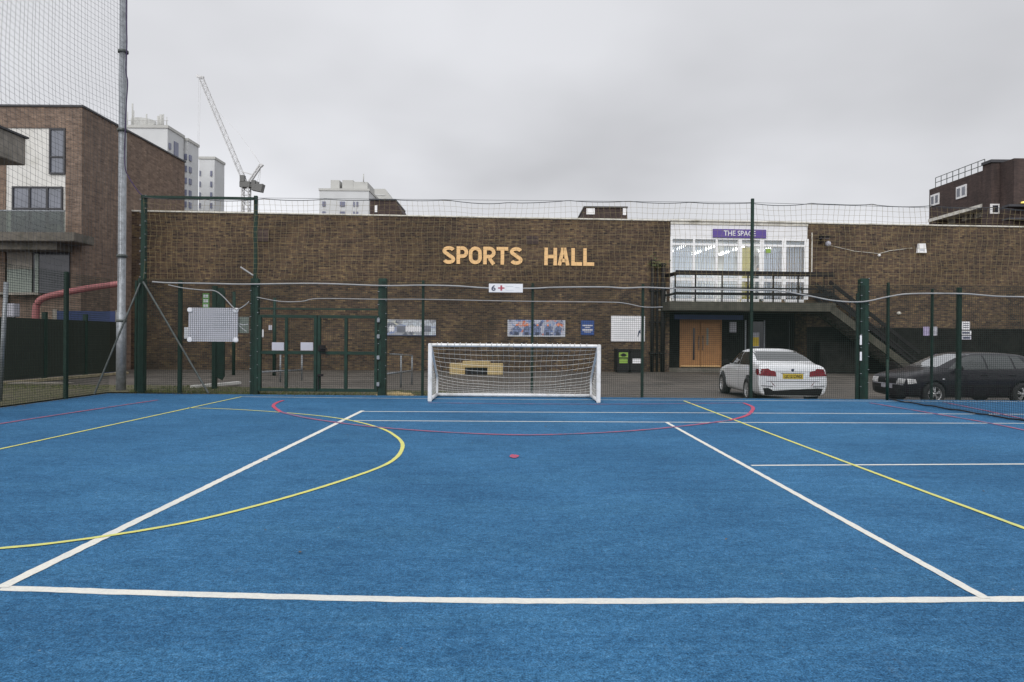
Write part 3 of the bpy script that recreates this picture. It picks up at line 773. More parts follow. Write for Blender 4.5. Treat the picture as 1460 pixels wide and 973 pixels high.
# fittings on the hall wall
def wall_lamp():
    s, z = hp(1170, 341); r = hall_empty('floodlight', s, z, 'black floodlight on a bracket at the top left of the right hand brick wall', 'floodlight')
    MB().prism([(-0.18, 0.02), (-0.5, -0.02), (-0.52, 0.06), (-0.18, 0.14)], 0, -0.2, 0.22).build('lamp_housing', M['black_metal'], r, local=True)
    MB().bar((0, 0, 0), (0, -0.2, 0.08), 0.06).bar((0, -0.02, -0.2), (0, -0.02, 0.2), 0.08, 0.04).build('bracket', M['black_metal'], r, local=True)
    MB().box(-0.17, 0.19, -0.48, -0.22, -0.02, -0.01).build('lens', M['grey_sign'], r, local=True)
wall_lamp()
s, z = hp(1180, 348)
hall_single(MB().lathe([(0.001, -0.16), (0.09, -0.14), (0.125, -0.07), (0.12, 0)], (0, 0, 0), 'Y', 20), 'wall_lamp', M['grey_sign'], s, z, 'round pale grey lamp on the brick beside the black floodlight', 'lamp')
r, ww, hh = None, 0, 0
s0, z0 = hp(1306, 361); s1, z1 = hp(1319, 348); wv, hv = s1 - s0, z1 - z0
r = hall_empty('alarm_box', s0, z0, 'white tapered burglar alarm box high on the right hand brick wall', 'alarm box')
MB().prism([(0, 0), (wv, 0), (wv * .85, hv), (wv * .15, hv)], 1, -0.13, 0).build('casing', M['white_paint'], r, local=True)
MB().box(wv * .25, wv * .75, -0.136, -0.13, hv * .2, hv * .42).build('badge', M['faint_ink'], r, local=True)
s, z = hp(1253, 364.5); hall_single(MB().lathe([(0.001, -0.1), (0.05, -0.08), (0.06, 0)], (0, 0, 0), 'Y', 16), 'sensor', M['white_paint'], s, z, 'small white round sensor on brick left of the alarm box', 'sensor')
s, z = hp(1281, 447); hall_single(MB().lathe([(0.001, -0.12), (0.07, -0.1), (0.08, 0)], (0, 0, 0), 'Y', 16), 'sensor', M['coping'], s, z, 'small brownish round sensor on brick just above the black painted band', 'sensor')
s, z = hp(1253, 362); s2, z2 = hp(1300, 354); s3, z3 = hp(1182, 350)
cb = MB().tube([(0, -0.02, 0), (0.5, -0.02, 0.14), (s2 - s, -0.02, z2 - z)], 0.012, 5).tube([(0, -0.02, 0), (-1.2, -0.02, 0.1), (s3 - s, -0.02, z3 - z)], 0.009, 5)
hall_single(cb, 'wall_cable', M['coping'], s, z, 'thin pale cable drooping between the round lamp and the alarm box', 'cable')
s, z = hp(1157, 395)
hall_single(MB().box(-0.02, 0.02, -0.03, 0, 0, hz_(332, 1157) - z), 'wall_conduit', M['coping'], s, z, 'thin vertical conduit on brick just right of the white bay', 'conduit')
# vent boxes
wall_notice('wall_vent', 364, 328, 384, 345, M['dark_brick'], 'square dark brown vent cover on the upper brick near the left', 'vent', 0, 0.05)
wall_notice('wall_vent', 750, 337, 768, 349, M['dark_brick'], 'small dark vent patch between the words SPORTS and HALL', 'vent', 0, 0.03)
# notices on the left of the hall
def mural_sign(x0, y0, x1, y1, mat, label, blobs):
    r, ww, hh = wall_notice('wall_banner', x0, y0, x1, y1, mat, label, 'banner', 0, 0.03, mat2=1)
    return r, ww, hh
r, ww, hh = mural_sign(552, 456.5, 621.5, 478.5, M['mural_grey'], 'long grey and pale blue printed banner behind the post right of the gate', 0)
bb = MB()
for k in range(13):
    x = ww * (0.04 + 0.055 * k)
    if 2 <= k <= 5: continue
    bb.prism([(x, hh * .25), (x + .05, hh * .22), (x + .11, hh * .3), (x + .12, hh * .5), (x + .06, hh * .64), (x, hh * .55)], 1, -0.036, -0.0305)
bb.build('pale_figures', M['white_sign'], r, local=True)
bb = MB().box(ww * .2, ww * .38, -0.036, -0.0305, hh * .2, hh * .6); bb.box(ww * .74, ww * .9, -0.036, -0.0305, hh * .25, hh * .62)
bb.build('dark_figures', M['window_sky'], r, local=True)
MB().box(0, ww, -0.035, -0.0302, -0.02, 0.03).build('border', M['ink'], r, local=True)
r, ww, hh = mural_sign(723.5, 457, 806, 480, M['mural_colour'], 'long blue and orange printed banner on the wall above the goal', 0)
bb = MB(); bo = MB(); bt = MB()
for k in range(5):
    x = ww * (0.08 + 0.18 * k)
    bb.prism([(x, 0.06), (x + .3, 0.06), (x + .36, hh * .5), (x + .2, hh * .72), (x + .04, hh * .5)], 1, -0.036, -0.0305)
    bo.lathe([(0.001, -0.039), (0.045, -0.038), (0.05, -0.031)], (x + .2, 0, hh * .68), 'Y', 12)
    MB().box(x + 0.1, x + 0.26, -0.040, -0.0365, 0.07, hh * .26).build('dark_figure', M['ink'], r, local=True)
bb.build('blue_figures', plain('print_blue', (0.12, 0.15, 0.25), .6, .6, 14), r, local=True); bo.build('orange_spots', plain('print_orange', (0.6, 0.2, 0.1), .6, .1, 5), r, local=True)
MB().box(0, ww, -0.034, -0.0302, 0.0, 0.055).box(0, 0.05, -0.034, -0.0302, .056, hh).box(ww - .05, ww, -0.034, -0.0302, .056, hh).build('border', M['faint_ink'], r, local=True)
r, ww, hh = wall_notice('blue_sign', 828, 457.5, 847, 478, M['blue_sign'], 'small square blue sign with white lines of text right of the printed banner', 'sign', 0, 0.03, mat2=1)
MB().box(ww * .12, ww * .88, -0.036, -0.03, hh * .62, hh * .7).box(ww * .3, ww * .7, -0.036, -0.03, hh * .5, hh * .56).box(ww * .12, ww * .88, -0.036, -0.03, hh * .28, hh * .42).box(ww * .25, ww * .75, -0.036, -0.03, hh * .18, hh * .23).build('text_line', M['grey_sign'], r, local=True)
r, ww, hh = wall_notice('notice_board', 871, 451, 919.5, 487, M['white_sign'], 'large white notice board on brick above the black recycling bins', 'notice board', 0, 0.03, mat2=1)
bb = MB().box(ww * .3, ww * .7, -0.036, -0.03, hh * .84, hh * .88)
for k in range(9): bb.box(ww * .08, ww * random.uniform(.4, .75), -0.034, -0.03, hh * (.12 + .075 * k), hh * (.135 + .075 * k))
bb.build('text_line', M['faint_ink'], r, local=True)
MB().prism([(ww * .78, hh * .2), (ww * .80, hh * .38), (ww * .86, hh * .48), (ww * .88, hh * .3), (ww * .84, hh * .34), (ww * .80, hh * .18)], 1, -0.036, -0.03).build('emblem', M['ink'], r, local=True)
wall_notice('notice', 1316, 466, 1324.8, 479, plain('print_violet', (0.3, 0.26, 0.4), .6, .3, 9), 'pink and blue notice on the black band, left one of a touching pair', 'notice')
wall_notice('notice', 1326.5, 466, 1336, 479, plain('print_pale', (0.36, 0.36, 0.4), .6, .3, 9), 'pale notice on the black band, right one of a touching pair', 'notice')
for (x0, y0, x1, y1, la, mt_) in ((1371, 459, 1382.5, 470.5, 'white square notice at the top of a stack of three on the right wall', 'white_sign'), (1369, 472, 1384.5, 477.5, 'narrow white notice in the middle of a stack of three on the right wall', 'white_sign'), (1371, 479, 1384.5, 484.5, 'narrow grey notice at the bottom of a stack of three on the right wall', 'grey_sign')):
    r, ww, hh = wall_notice('notice', x0, y0, x1, y1, M[mt_], la, 'notice', mat2=1)
    bb = MB()
    for k in range(3 if y1 - y0 > 8 else 1): bb.box(ww * .15, ww * .85, -0.026, -0.02, hh * (.25 + .25 * k), hh * (.34 + .25 * k) if y1 - y0 > 8 else hh * .7)
    bb.build('text_line', M['ink'], r, local=True)
wall_notice('notice', 372, 470, 376, 481, M['white_sign'], 'small upright white notice on the hall seen through the left gate leaf', 'notice')
wall_notice('notice', 383, 464, 388, 471, M['grey_sign'], 'smallest pale notice on the hall seen through the top of the left gate leaf', 'notice')
# dark down pipes left of the bay
for px_, la in ((928, 'first of the dark pipes from the left beside the white bay'), (935, 'middle dark pipe beside the white bay'), (943, 'dark pipe nearest to the white bay')):
    s, z = hp(px_, 530); top = hz_(376 if px_ > 930 else 371, px_)
    wd = {928: 0.16, 935: 0.1, 943: 0.2}[px_]
    r = hall_empty('drain_pipe', s, 0, la, 'pipe', 'dark pipes on the wall beside the bay')
    MB().tube([(0, -0.16, 0), (0, -0.16, top)], wd / 2, 10, True).build('pipe', M['black_metal'], r, local=True)
    bb = MB()
    for zz in (0.8, 2.2, 3.6, top - 0.1): bb.box(-wd / 2 - .03, wd / 2 + .03, -0.25, 0, zz, zz + 0.06)
    bb.build('pipe_bracket', M['black_metal'], r, local=True)
s, z = hp(949, 441); s_, z_ = hp(949, 412)
hall_single(MB().tube([(0, -0.03, 0), (0, -0.03, z_ - z)], 0.025, 6).tube([(0, -0.03, 0), (-0.05, -0.03, -0.04), (-0.4, -0.03, -0.05)], 0.025, 6), 'wall_conduit', M['coping'], s, z, 'short bent pale conduit between the dark pipes and the entrance', 'conduit')
# climbing weeds on the pipe top
wb = MB(); s, z = hp(936, 378)
for k in range(170):
    a = Vector((random.gauss(0, .2), random.uniform(-.35, -.05), random.gauss(0, .13)))
    q = [a + Vector((random.uniform(-.06, .06), random.uniform(-.03, .03), random.uniform(-.06, .06))) for _ in range(3)]
    wb.add(q, [(0, 1, 2)])
for k in range(5): wb.tube([(0, -0.1, -0.25), (random.uniform(-.2, .2), -0.2, random.uniform(0, .12))], 0.008, 4)
hall_single(wb, 'wall_plant', plain('weed', (0.07, 0.085, 0.03), .8, .4, 3), s, z, 'small weedy plant growing on top of the dark pipes', 'plant')

# recycling bins
def bin_unit(x0, x1, lab, m1, m2):
    s0, z0 = hp(x0, 532, 0.75); s1, _ = hp(x1, 532, 0.75); h = hz_(498, 897, 0.75); ww = s1 - s0
    r = hall_empty('recycling_bin', s0, 0.0, lab, 'bin', 'pair of black bins under the notice board', 0.75)
    MB().bbox(0.01, ww - 0.01, 0.02, 0.65, 0.05, h - 0.12, 0.02).box(0.05, ww - .05, 0.05, 0.6, -0.03, 0.05).build('bin_body', M['trim_black'], r, local=True)
    MB().bbox(0, ww, 0, 0.67, h - 0.118, h, 0.03).build('lid', M['black_metal'], r, local=True)
    MB().bbox(ww * .15, ww * .85, 0.0, 0.02, h - 0.38, h - 0.15, 0.008).build('aperture_frame', M[m1], r, local=True)
    MB().prism([(ww * .22, h - .26), (ww * .42, h - .2), (ww * .5, h - .19), (ww * .58, h - .2), (ww * .78, h - .26), (ww * .6, h - .33), (ww * .4, h - .33)], 1, -0.006, -0.0005).build('aperture', M['trim_black'], r, local=True)
    MB().box(ww * .18, ww * .82, 0.004, 0.019, h - 0.62, h - 0.42).build('bin_label', M[m2], r, local=True)
bin_unit(879.5, 898, 'black recycling bin with a lime green slot and label, left of the pair', 'lime', 'lime')
bin_unit(898.5, 917, 'black waste bin with a white label, right of the pair', 'trim_black', 'white_sign')

# yellow block in front of the hall
yb = G(641, 533.5, -0.02); ye = G(717, 533.5, -0.02); W = ye.x - yb.x; sc = 33.0 / 990 * 0.9
r = empty('yellow_barrier', (yb.x, yb.y, gz(yb.x, yb.y)), 'low yellow stepped barrier with a dark opening seen through the goal net', 'barrier')
yy = yb.y; Z = lambda py: WY(680, py, yy).z - gz(yb.x, yy)
MB().bbox(0, W * .29, 0.003, .5, 0.0, Z(518.5), .012).bbox(W * .71, W, 0.003, .5, 0.0, Z(518.5), .012).bbox(W * .24, W * .76, 0, .49, Z(524.5), Z(515.5), .015).build('frame', M['yellow'], r, local=True)
MB().box(W * .285, W * .715, .12, .4, 0.02, Z(525)).build('dark_opening', M['trim_black'], r, local=True)

# ------------------------------------------------------------------ FLATS on the left
FX, FY0, FY1 = -16.46, 26.5, 34.8
def A(px, py, y=FY0): return WY(px, py, y)
FH = A(114, 153).z
fl = empty('brick_flats', (FX, FY0, 0), 'tall brown brick flats with white rendered panel and balcony at the left edge', 'building')
xw0, xw1 = A(8, 250).x, A(93.5, 250).x; zw1 = A(50, 182.5).z; zw0 = A(50, 331).z
b = MB()   # brick shell with an opening for the rendered panel
b.box(FX - 14, xw0, FY0, FY1, -0.1, FH); b.box(xw1, FX, FY0, FY1, -0.1, FH)
b.box(xw0, xw1, FY0 + 0.001, FY1, zw1, FH - .001); b.box(xw0, xw1, FY0 + 0.25, FY1, -0.1, zw1)
b.build('brick_wall', M['flat_brick'], fl)
MB().box(FX - 14.05, FX + .05, FY0 - .05, FY1 + .05, FH, FH + .07).build('roof_edge', M['frame_dark'], fl)
MB().box(xw0, xw1, FY0 + 0.04, FY0 + 0.25, zw0, zw1).build('render_panel', M['render_white'], fl)
def win(x0, y0, x1, y1, mull, tr, y, mat='window_sky'):
    a = A(x0, y1, y); c = A(x1, y0, y); X0, X1, Z0, Z1 = a.x, c.x, a.z, c.z
    f = MB(); t = .06
    f.box(X0, X1, y - .03, y + .05, Z0, Z0 + t).box(X0, X1, y - .03, y + .05, Z1 - t, Z1).box(X0, X0 + t, y - .03, y + .05, Z0 + t, Z1 - t).box(X1 - t, X1, y - .03, y + .05, Z0 + t, Z1 - t)
    for k in mull:
        xm = A(k, y0, y).x; f.box(xm - t / 2 - .01, xm + t / 2 + .01, y - .028, y + .048, Z0 + t, Z1 - t)
    for k in tr:
        zm = A(x0, k, y).z; f.box(X0 + t, X1 - t, y - .026, y + .046, zm - t / 2, zm + t / 2)
    o = f.build('window', M['frame_dark'], fl)
    MB().box(X0 + t, X1 - t, y + .01, y + .02, Z0 + t, Z1 - t).build('pane', M[mat], o, local=False) if False else None
    g = MB(); g.box(X0 + t, X1 - t, y + .01, y + .02, Z0 + t, Z1 - t); g.v = [q - fl.location for q in g.v]; g.build('pane', M[mat], o, local=True)
win(70, 183.5, 95 - 1.7, 248.5, [], [224], FY0)
win(17, 266.5, 89.5, 330, [42.5, 67.5], [297.5], FY0)
# balcony slab + glass balustrade
zb0, zb1 = A(50, 344, FY0 - 1.2).z, A(50, 331, FY0 - 1.2).z
xb1 = A(106, 340, FY0 - 1.2).x
MB().bbox(FX - 14, xb1, FY0 - 1.2, FY0 + .03, zb0, zb1, .02).build('balcony_slab', M['concrete_dark'], fl)
zg = A(50, 300, FY0 - 1.15).z; xg1 = A(92, 310, FY0 - 1.15).x
MB().box(FX - 14, xg1, FY0 - 1.15, FY0 - 1.13, zb1, zg - .04).build('glass_balustrade', M['glass_balustrade'], fl)
MB().box(FX - 14, xg1, FY0 - 1.17, FY0 - 1.11, zg - .04, zg).build('balustrade_rail', M['galv'], fl)
MB().box(FX - 14, A(103, 350).x, FY0 - 0.9, FY0 + .0, A(50, 356, FY0 - .9).z, zb0).build('soffit_beam', M['concrete_dark'], fl)
# ground floor front
a = A(10, 418, FY0 - .05); c = A(46, 356, FY0 - .05)
MB().box(a.x, c.x, FY0 - .06, FY0, A(10, 384).z, c.z).build('panel', M['concrete'], fl)
MB().box(a.x, c.x, FY0 - .06, FY0 - .001, a.z, A(10, 384).z - .01).build('frosted_panel', M['glass_frost'], fl)
a = A(48, 418, FY0 - .05); c = A(99, 357, FY0 - .05)
MB().box(a.x, c.x, FY0 - .07, FY0 - .001, a.z, c.z).build('ground_window', M['window_dark'], fl)
MB().box(A(52, 400).x, A(57, 400).x, FY0 - .1, FY0 - .071, a.z, A(10, 362).z).build('window_mullion', M['glass_frost'], fl)
MB().box(FX - 14, A(60, 400).x, FY0 - .2, FY0 - .072, A(20, 421).z, A(20, 417.5).z).build('sill', M['concrete'], fl)
# things on the balcony
p = A(27, 330, FY0 - .7); q = A(35, 313, FY0 - .7)
single(MB().bbox(-.14, .14, -.1, .1, 0, .62, .02).bbox(-.18, .18, -.12, .12, .62, .68, .01), 'storage_box', M['grey_sign'], (p.x + .1, FY0 - .7, zb1), 'upright grey box standing on the flats balcony', 'box')
p = A(69, 330, FY0 - .7)
single(MB().bbox(0, .4, -.15, .15, 0, .32, .03).bbox(.02, .38, -.17, .17, .32, .36, .01), 'storage_box', M['render_white'], (p.x, FY0 - .7, zb1), 'low white box on the right end of the flats balcony', 'box')
# pink duct on the flats side
P = [WX(170, 405, FX + .4), WX(120, 413, FX + .4)]
yk = 25.2
pts = [WY(176, 404, yk + 1.6), WY(140, 409, yk + .9), WY(100, 416, yk), WY(66, 424, yk), WY(54, 432, yk), WY(51, 446, yk), WY(51, 462, yk)]
single(MB().tube([p_ - pts[-1] for p_ in spline(pts, 6)], .12, 12, True), 'duct', M['pink'], pts[-1], 'pink curved duct running down in front of the brick flats', 'duct')
a = WY(81, 470, 26.3); c = WY(165, 444, 26.3)
r = empty('blue_shutter', (a.x, 26.3, 0), 'dark blue roller shutter behind the dark green screen fence', 'shutter')
MB().box(0, c.x - a.x, 0, .12, 0, c.z).build('shutter_panel', M['navy'], r, local=True)
MB().box(-.15, 0, -.02, .1, 0, c.z + .05).box(c.x - a.x, c.x - a.x + .12, -.02, .1, 0, c.z + .05).build('shutter_frame', M['concrete'], r, local=True)
a = WY(8, 452, 23.5); c = WY(20, 433, 23.5)
r = empty('white_cabinet', (a.x, 23.5, 0), 'small white cabinet on a post peeping over the dark screen fence', 'cabinet')
MB().bbox(0, c.x - a.x, 0, .3, a.z, c.z, .02).build('cabinet_box', M['grey_sign'], r, local=True); MB().box(.1, .2, .1, .2, 0, a.z).build('post', M['galv'], r, local=True)

# dark green screen fence
p0 = Vector((-14.95, 18.0, 0)); p1 = Vector((-14.8, 26.2, 0))
sf = empty('screen_fence', p0, 'dark green close boarded screen fence in front of the brick flats', 'fence')
nseg = 4
for i in range(nseg):
    a = p0.lerp(p1, i / nseg); c = p0.lerp(p1, (i + 1) / nseg)
    MB().bar(a + Vector((0, .06, 1.0)), c + Vector((0, -.06, 1.0)), .05, 1.86).build('screen_panel', M['dark_green'], sf)
for i in range(nseg + 1):
    a = p0.lerp(p1, i / nseg); MB().box(a.x - .06, a.x + .06, a.y - .055, a.y + .055, -.03, 2.15).build('fence_post', M['green_paint'], sf)
kb = MB().bbox(-14.7, -14.45, 18, 26.2, -.02, .06, .01)
struct(kb.build('kerb', M['yellow'] if False else plain('stone_kerb', (0.28, 0.24, 0.15), .9, .3, 4)))
# fallen leaves and grit gathered along the foot of the fence and scattered on the turf
lb = MB()
for i in range(1500):
    q_ = random.random()
    if q_ < .6: x = random.uniform(-9.7, 14); y = EDGE_Y - abs(random.gauss(0, .12)); z = .002
    elif q_ < .78: x = XL + abs(random.gauss(0, .15)); y = random.uniform(6, 17); z = .002
    elif q_ < .8: x = random.uniform(-9, 9); y = random.uniform(2.5, 16); z = .004
    else: x = random.uniform(-9, 14); y = random.uniform(17.2, 29.5); z = gz(x, y) + .004
    k_ = random.uniform(.008, .024) * (1 if q_ < .8 else 1.3); a_ = random.uniform(0, 6.28)
    pts_ = [(x + k_ * (1, .2, -1, -.2)[t_] * math.cos(a_) - k_ * (0, .5, 0, -.5)[t_] * math.sin(a_), y + k_ * (1, .2, -1, -.2)[t_] * math.sin(a_) + k_ * (0, .5, 0, -.5)[t_] * math.cos(a_), z + random.uniform(.002, .012)) for t_ in range(4)]
    lb.add(pts_, [(0, 1, 2, 3)])
o = lb.build('leaf_litter', plain('leaf_litter', (0.1, 0.075, 0.04), .9, .5, 12), fixn=False); struct(o, 'stuff'); o['label'] = 'small dead leaves scattered along the foot of the fences'; o['category'] = 'leaves'
# paving slab lying on the verge
p = G(60, 549, 0)
single(MB().bbox(-.9, .8, -.12, .18, 0, .05, .01), 'paving_slab', M['concrete'], (p.x, p.y, gz(p.x, p.y) + .05), 'pale broken slab lying on the verge by the screen fence', 'slab')
p = G(275, 554, 0); q = G(341, 548, 0)
single(MB().bar((0, 0, .04), (q.x - p.x, q.y - p.y, .04), .16, .07), 'plank', M['render_white'], (p.x, p.y, gz(p.x, p.y) + .04), 'white plank lying on the grass below the white notice board', 'plank')
p = G(575, 560, -.08)
rk = MB()
bm = bmesh.new(); bmesh.ops.create_icosphere(bm, subdivisions=3, radius=1)
for v_ in bm.verts: v_.co = Vector((v_.co.x * .55, v_.co.y * .3, max(v_.co.z, -.1) * .13)) * random.uniform(.88, 1.08)
bm.verts.index_update(); rk.add([v_.co.copy() for v_ in bm.verts], [[v_.index for v_ in f_.verts] for f_ in bm.faces], True); bm.free()
single(rk, 'sand_bag', M['yellow'], (p.x, 17.7, gz(p.x, 17.7) + .02), 'pale sandy bag lying behind the fence just left of the goal', 'bag')

# concrete canopy at far left
cc = WY(37, 198, 22); cl_ = WY(37, 236.5, 22)
cn = empty('concrete_canopy', (cc.x - .9, 12, 0), 'weathered grey concrete canopy slab jutting in at the left edge', 'canopy')
MB().bbox(cc.x - 2.2, cc.x, 8, 22, cl_.z, cc.z, .02).build('canopy_slab', M['concrete'], cn)
MB().box(cc.x - 2.3, cc.x + .06, 7.9, 22.06, cc.z, cc.z + .06).build('canopy_edge', M['frame_dark'], cn)
for yy_ in (9, 15): MB().bbox(cc.x - 1.5, cc.x - 1.1, yy_, yy_ + .4, -.03, cl_.z, .02).build('column', M['concrete'], cn)

# ------------------------------------------------------------------ tower blocks
def tower(D, x0, x1, xr, ytop, depth, label, stripes_=(), side=(), name='tower_block', rows=8):
    a = WY(x0, ytop, D); c = WY(x1, ytop, D); zt_ = a.z
    r = empty(name, (a.x, D, 0), label, 'tower block')
    d2 = D * (730 - x1) / (730 - xr) if xr > x1 else D + depth
    MB().box(a.x, c.x, D, d2, -1, zt_).build('wall', M['tower'], r)
    MB().box(a.x - .2, c.x + .2, D - .2, d2 + .2, zt_, zt_ + .6).build('parapet', M['tower_grey'], r)
    for p0_, p1_ in stripes_:
        u, v_ = WY(p0_, ytop, D).x, WY(p1_, ytop, D).x
        bb = MB()
        z_ = zt_ - 3
        while z_ > 22:
            MB().box(u, v_, D - .25, D - .02, z_ - 1.3, z_).build('window', M['tower_glass'], r); z_ -= 2.7
    for q0_, q1_, band in side:
        y0_, y1_ = D * (730 - x1) / (730 - q0_), D * (730 - x1) / (730 - q1_)
        bb = MB(); z_ = zt_ - 3
        if band: bb.box(c.x + .02, c.x + .2, y0_, y1_, 5, zt_ - 2).build('window_strip', M['tower_glass'], r)
        else:
            while z_ > 22:
                MB().box(c.x + .02, c.x + .25, y0_, y1_, z_ - 1.3, z_).build('window', M['tower_glass'], r); z_ -= 2.7
    return r, zt_, a.x, c.x
# corner positions chosen so the right faces show as in the photo
t1, zt1_, ax, cx_ = tower(150, 172, 239, 262, 182.5, 15, 'tallest pale tower block with masts on its roof, left of the crane', ((198, 200), (204, 206)), ((240.5, 243, 0), (248, 253.5, 1)))
bb = MB().lathe([(0.01, 3.2), (2.6, 3.2), (2.6, 0)], (WY(198, 182, 155).x, 157, zt1_ + .5), 'Z', 20); bb.box(WY(210, 182, 155).x, WY(225, 182, 155).x, 153, 158, zt1_ + .4, zt1_ + 2)
bb.build('roof_tank', M['tower_grey'], t1)
for px_, top, w_ in ((189, 148, .35), (191, 158, .2), (209, 163, .35), (226, 166, .6), (230, 164, .8), (233, 163, .3), (238, 167, .15), (182, 160, .2), (219, 174, .15)):
    q = WY(px_, top, 153); MB().tube([(q.x, 153, zt1_ + .3), (q.x, 153, q.z)], w_ / 2, 5, True).build('mast', M['tower_grey'], t1)
bb = MB()
for k in range(12): 
    x_ = ax + (cx_ - ax) * (k + .5) / 12; bb.bar((x_, 150.3, zt1_ + .5), (x_, 150.3, zt1_ + 1.7), .08)
bb.bar((ax, 150.3, zt1_ + 1.7), (cx_, 150.3, zt1_ + 1.7), .08); bb.build('roof_railing', M['tower_grey'], t1)
tower(158, 240, 268, 283, 201, 13, 'second pale tower block with a stepped front, between the tallest and the lowest', ((263.5, 267), ), ((269.5, 272.5, 0),))
tower(175, 284, 306, 320, 227, 14, 'lowest right hand pale tower block of the three beside the crane', ((285, 286.5), (300.5, 303),), ())
# middle tower
mt_, zm_, ax, cx_ = tower(190, 455.5, 526, 526, 272, 20, 'pale tower block above the hall roof with boxy plant rooms', ((460, 464.5), (485, 492), (504, 506), (508.5, 511)), ())
for x0, x1, yt in ((471.5, 484, 257), (488, 503.5, 257), (503.7, 524, 259.5)):
    a = WY(x0, yt, 194); c = WY(x1, yt, 194)
    MB().box(a.x, c.x, 194, 204, zm_ + .5, a.z).build('plant_room', M['tower_grey'], mt_)
a = WY(510, 259, 193); MB().tube([(a.x + 1.5, 193.5, a.z), (a.x + 1.5, 193.5, a.z + 2.2)], .15, 5, True).build('mast', M['tower_grey'], mt_)
a = WY(527, 269.5, 210); c = WY(549, 269.5, 210); d_ = WY(559, 285, 210)
r = empty('tower_block', (a.x, 210, 0), 'plain grey tower block with one sloping edge behind the brown hut', 'tower block')
MB().prism([(a.x, 0), (a.x, a.z), (c.x, c.z), (d_.x, d_.z), (d_.x + 1.5, d_.z - 4), (d_.x + 1.5, 0)], 1, 210, 222).build('wall', M['tower_grey'], r)
for k in range(5):
    MB().box(a.x + 1, c.x, 209.85, 209.98, c.z - 2 - k * 2.8, c.z - 1.8 - k * 2.8).build('floor_band', M['tower'], r)
# brown rooftop buildings
def hut(x0, x1, xs_, yt, yb_, D, label, wins):
    a = WY(x0, yt, D); c = WY(x1, yt, D); e = WY(xs_, yb_, D)
    r = empty('rooftop_hut', (a.x, D, 0), label, 'building')
    lo = e.z - .8
    MB().prism([(a.x, lo), (a.x, a.z), (c.x, c.z), (e.x, e.z), (e.x, lo)], 1, D, D + 5).build('brick_wall', M['dark_brick'], r)
    MB().box(a.x, e.x, D, D + 5, 0, lo - .01).build('lower_wall', M['dark_brick'], r)
    MB().box(a.x - .05, c.x + .05, D - .08, D + 5, a.z, a.z + .12).build('roof_edge', M['frame_dark'], r)
    for u, v_, y0, y1 in wins:
        p = WY(u, y1, D); q = WY(v_, y0, D); MB().box(p.x, q.x, D - .05, D - .003, p.z, q.z).build('window', M['white_paint'], r)
hut(527.5, 563.5, 573, 286, 303, 55, 'dark brown brick building with a sloping right edge behind the hall roof', ((534.5, 538, 293, 303),))
hut(833, 894, 894.5, 296.5, 310, 55, 'low dark brown brick building behind the hall roof right of centre', ((836, 848, 297.5, 306), (888, 893, 297, 307)))
# ------------------------------------------------------------------ crane
D = 180.0
cr_ = empty('tower_crane', (WY(351, 300, D).x, D, 0), 'tall grey luffing tower crane with its jib raised to the left', 'crane')
def lattice(p, q, wd, r_, n, upv=(0, 1, 0)):
    mb = MB(); p = Vector(p); q = Vector(q); d = (q - p).normalized(); u = Vector(upv); s_ = d.cross(u).normalized()
    cs = [(u * a + s_ * b_) * wd / 2 for a, b_ in ((-1, -1), (-1, 1), (1, 1), (1, -1))]
    for c in cs: mb.bar(p + c, q + c, r_ * 1.6)
    for i in range(n):
        a = p.lerp(q, i / n); b_ = p.lerp(q, (i + 1) / n)
        for k in range(4):
            c0, c1 = cs[k], cs[(k + 1) % 4]
            if i % 2: c0, c1 = c1, c0
            mb.bar(a + c0, b_ + c1, r_); mb.bar(a + c0, a + c1, r_ * .8)
    return mb
pt = WY(351, 268, D)
lattice((pt.x, D, 0), (pt.x, D, pt.z), 1.7, .16, 22).build('mast', M['crane'], cr_)
jb = WY(350, 262, D); jt = WY(286, 110, D)
lattice(jb, jt, 1.0, .075, 30).build('jib', M['crane'], cr_)
MB().box(pt.x - 1.3, pt.x + 1.3, D - 1.2, D + 1.2, pt.z, pt.z + 1.4).box(pt.x - 1.2, pt.x - .1, D - 1.3, D, pt.z + 1.4, pt.z + 3).build('cab', M['crane_dark'], cr_)
a = WY(377, 269, D); 
MB().box(pt.x + 1.3, a.x - 1, D - .8, D + .8, pt.z - .0, pt.z + .9).prism([(a.x - 3.2, a.z - .5), (a.x - .6, a.z - 1), (a.x - .1, a.z + 1), (a.x - 2.6, a.z + .8)], 1, D - 1, D + 1).build('counterweight', M['crane_dark'], cr_)
MB().box(pt.x + 1.5, pt.x + 2.5, D - .6, D + .6, pt.z + .9, pt.z + 1.9).box(pt.x + 2.7, pt.x + 3.3, D - .5, D + .5, pt.z + .9, pt.z + 1.5).build('winch', M['crane_dark'], cr_)
af = WY(372, 235, D); ab = WY(353, 264, D)
lattice(ab, af, .55, .14, 8).build('a_frame', M['crane'], cr_)
q = WY(345, 245, D); q2 = WY(362, 250, D)
MB().bar(q, q2, .25).bar(af, (a.x - 1.4, D, a.z), .1).bar(af, (a.x - 2.2, D, a.z), .1).bar(af, af + Vector((.4, 0, -.4)), .8).build('stay_bar', M['crane'], cr_)
ml = WY(359, 216, D)
MB().bar(af, ml, .14).bar(ml, WY(340, 190, D), .07).bar(WY(340, 190, D), jb.lerp(jt, .72), .07).build('pendant_rope', M['crane'], cr_)
hk = WY(286.5, 222, D)
MB().bar(jt, (jt.x - .3, D, hk.z), .05).bar(jt + Vector((-.5, 0, 0)), (jt.x - .6, D, hk.z), .05).bar(jt + Vector((-1, 0, .3)), jt + Vector((.8, 0, -.2)), .6).build('hook_rope', M['crane'], cr_)

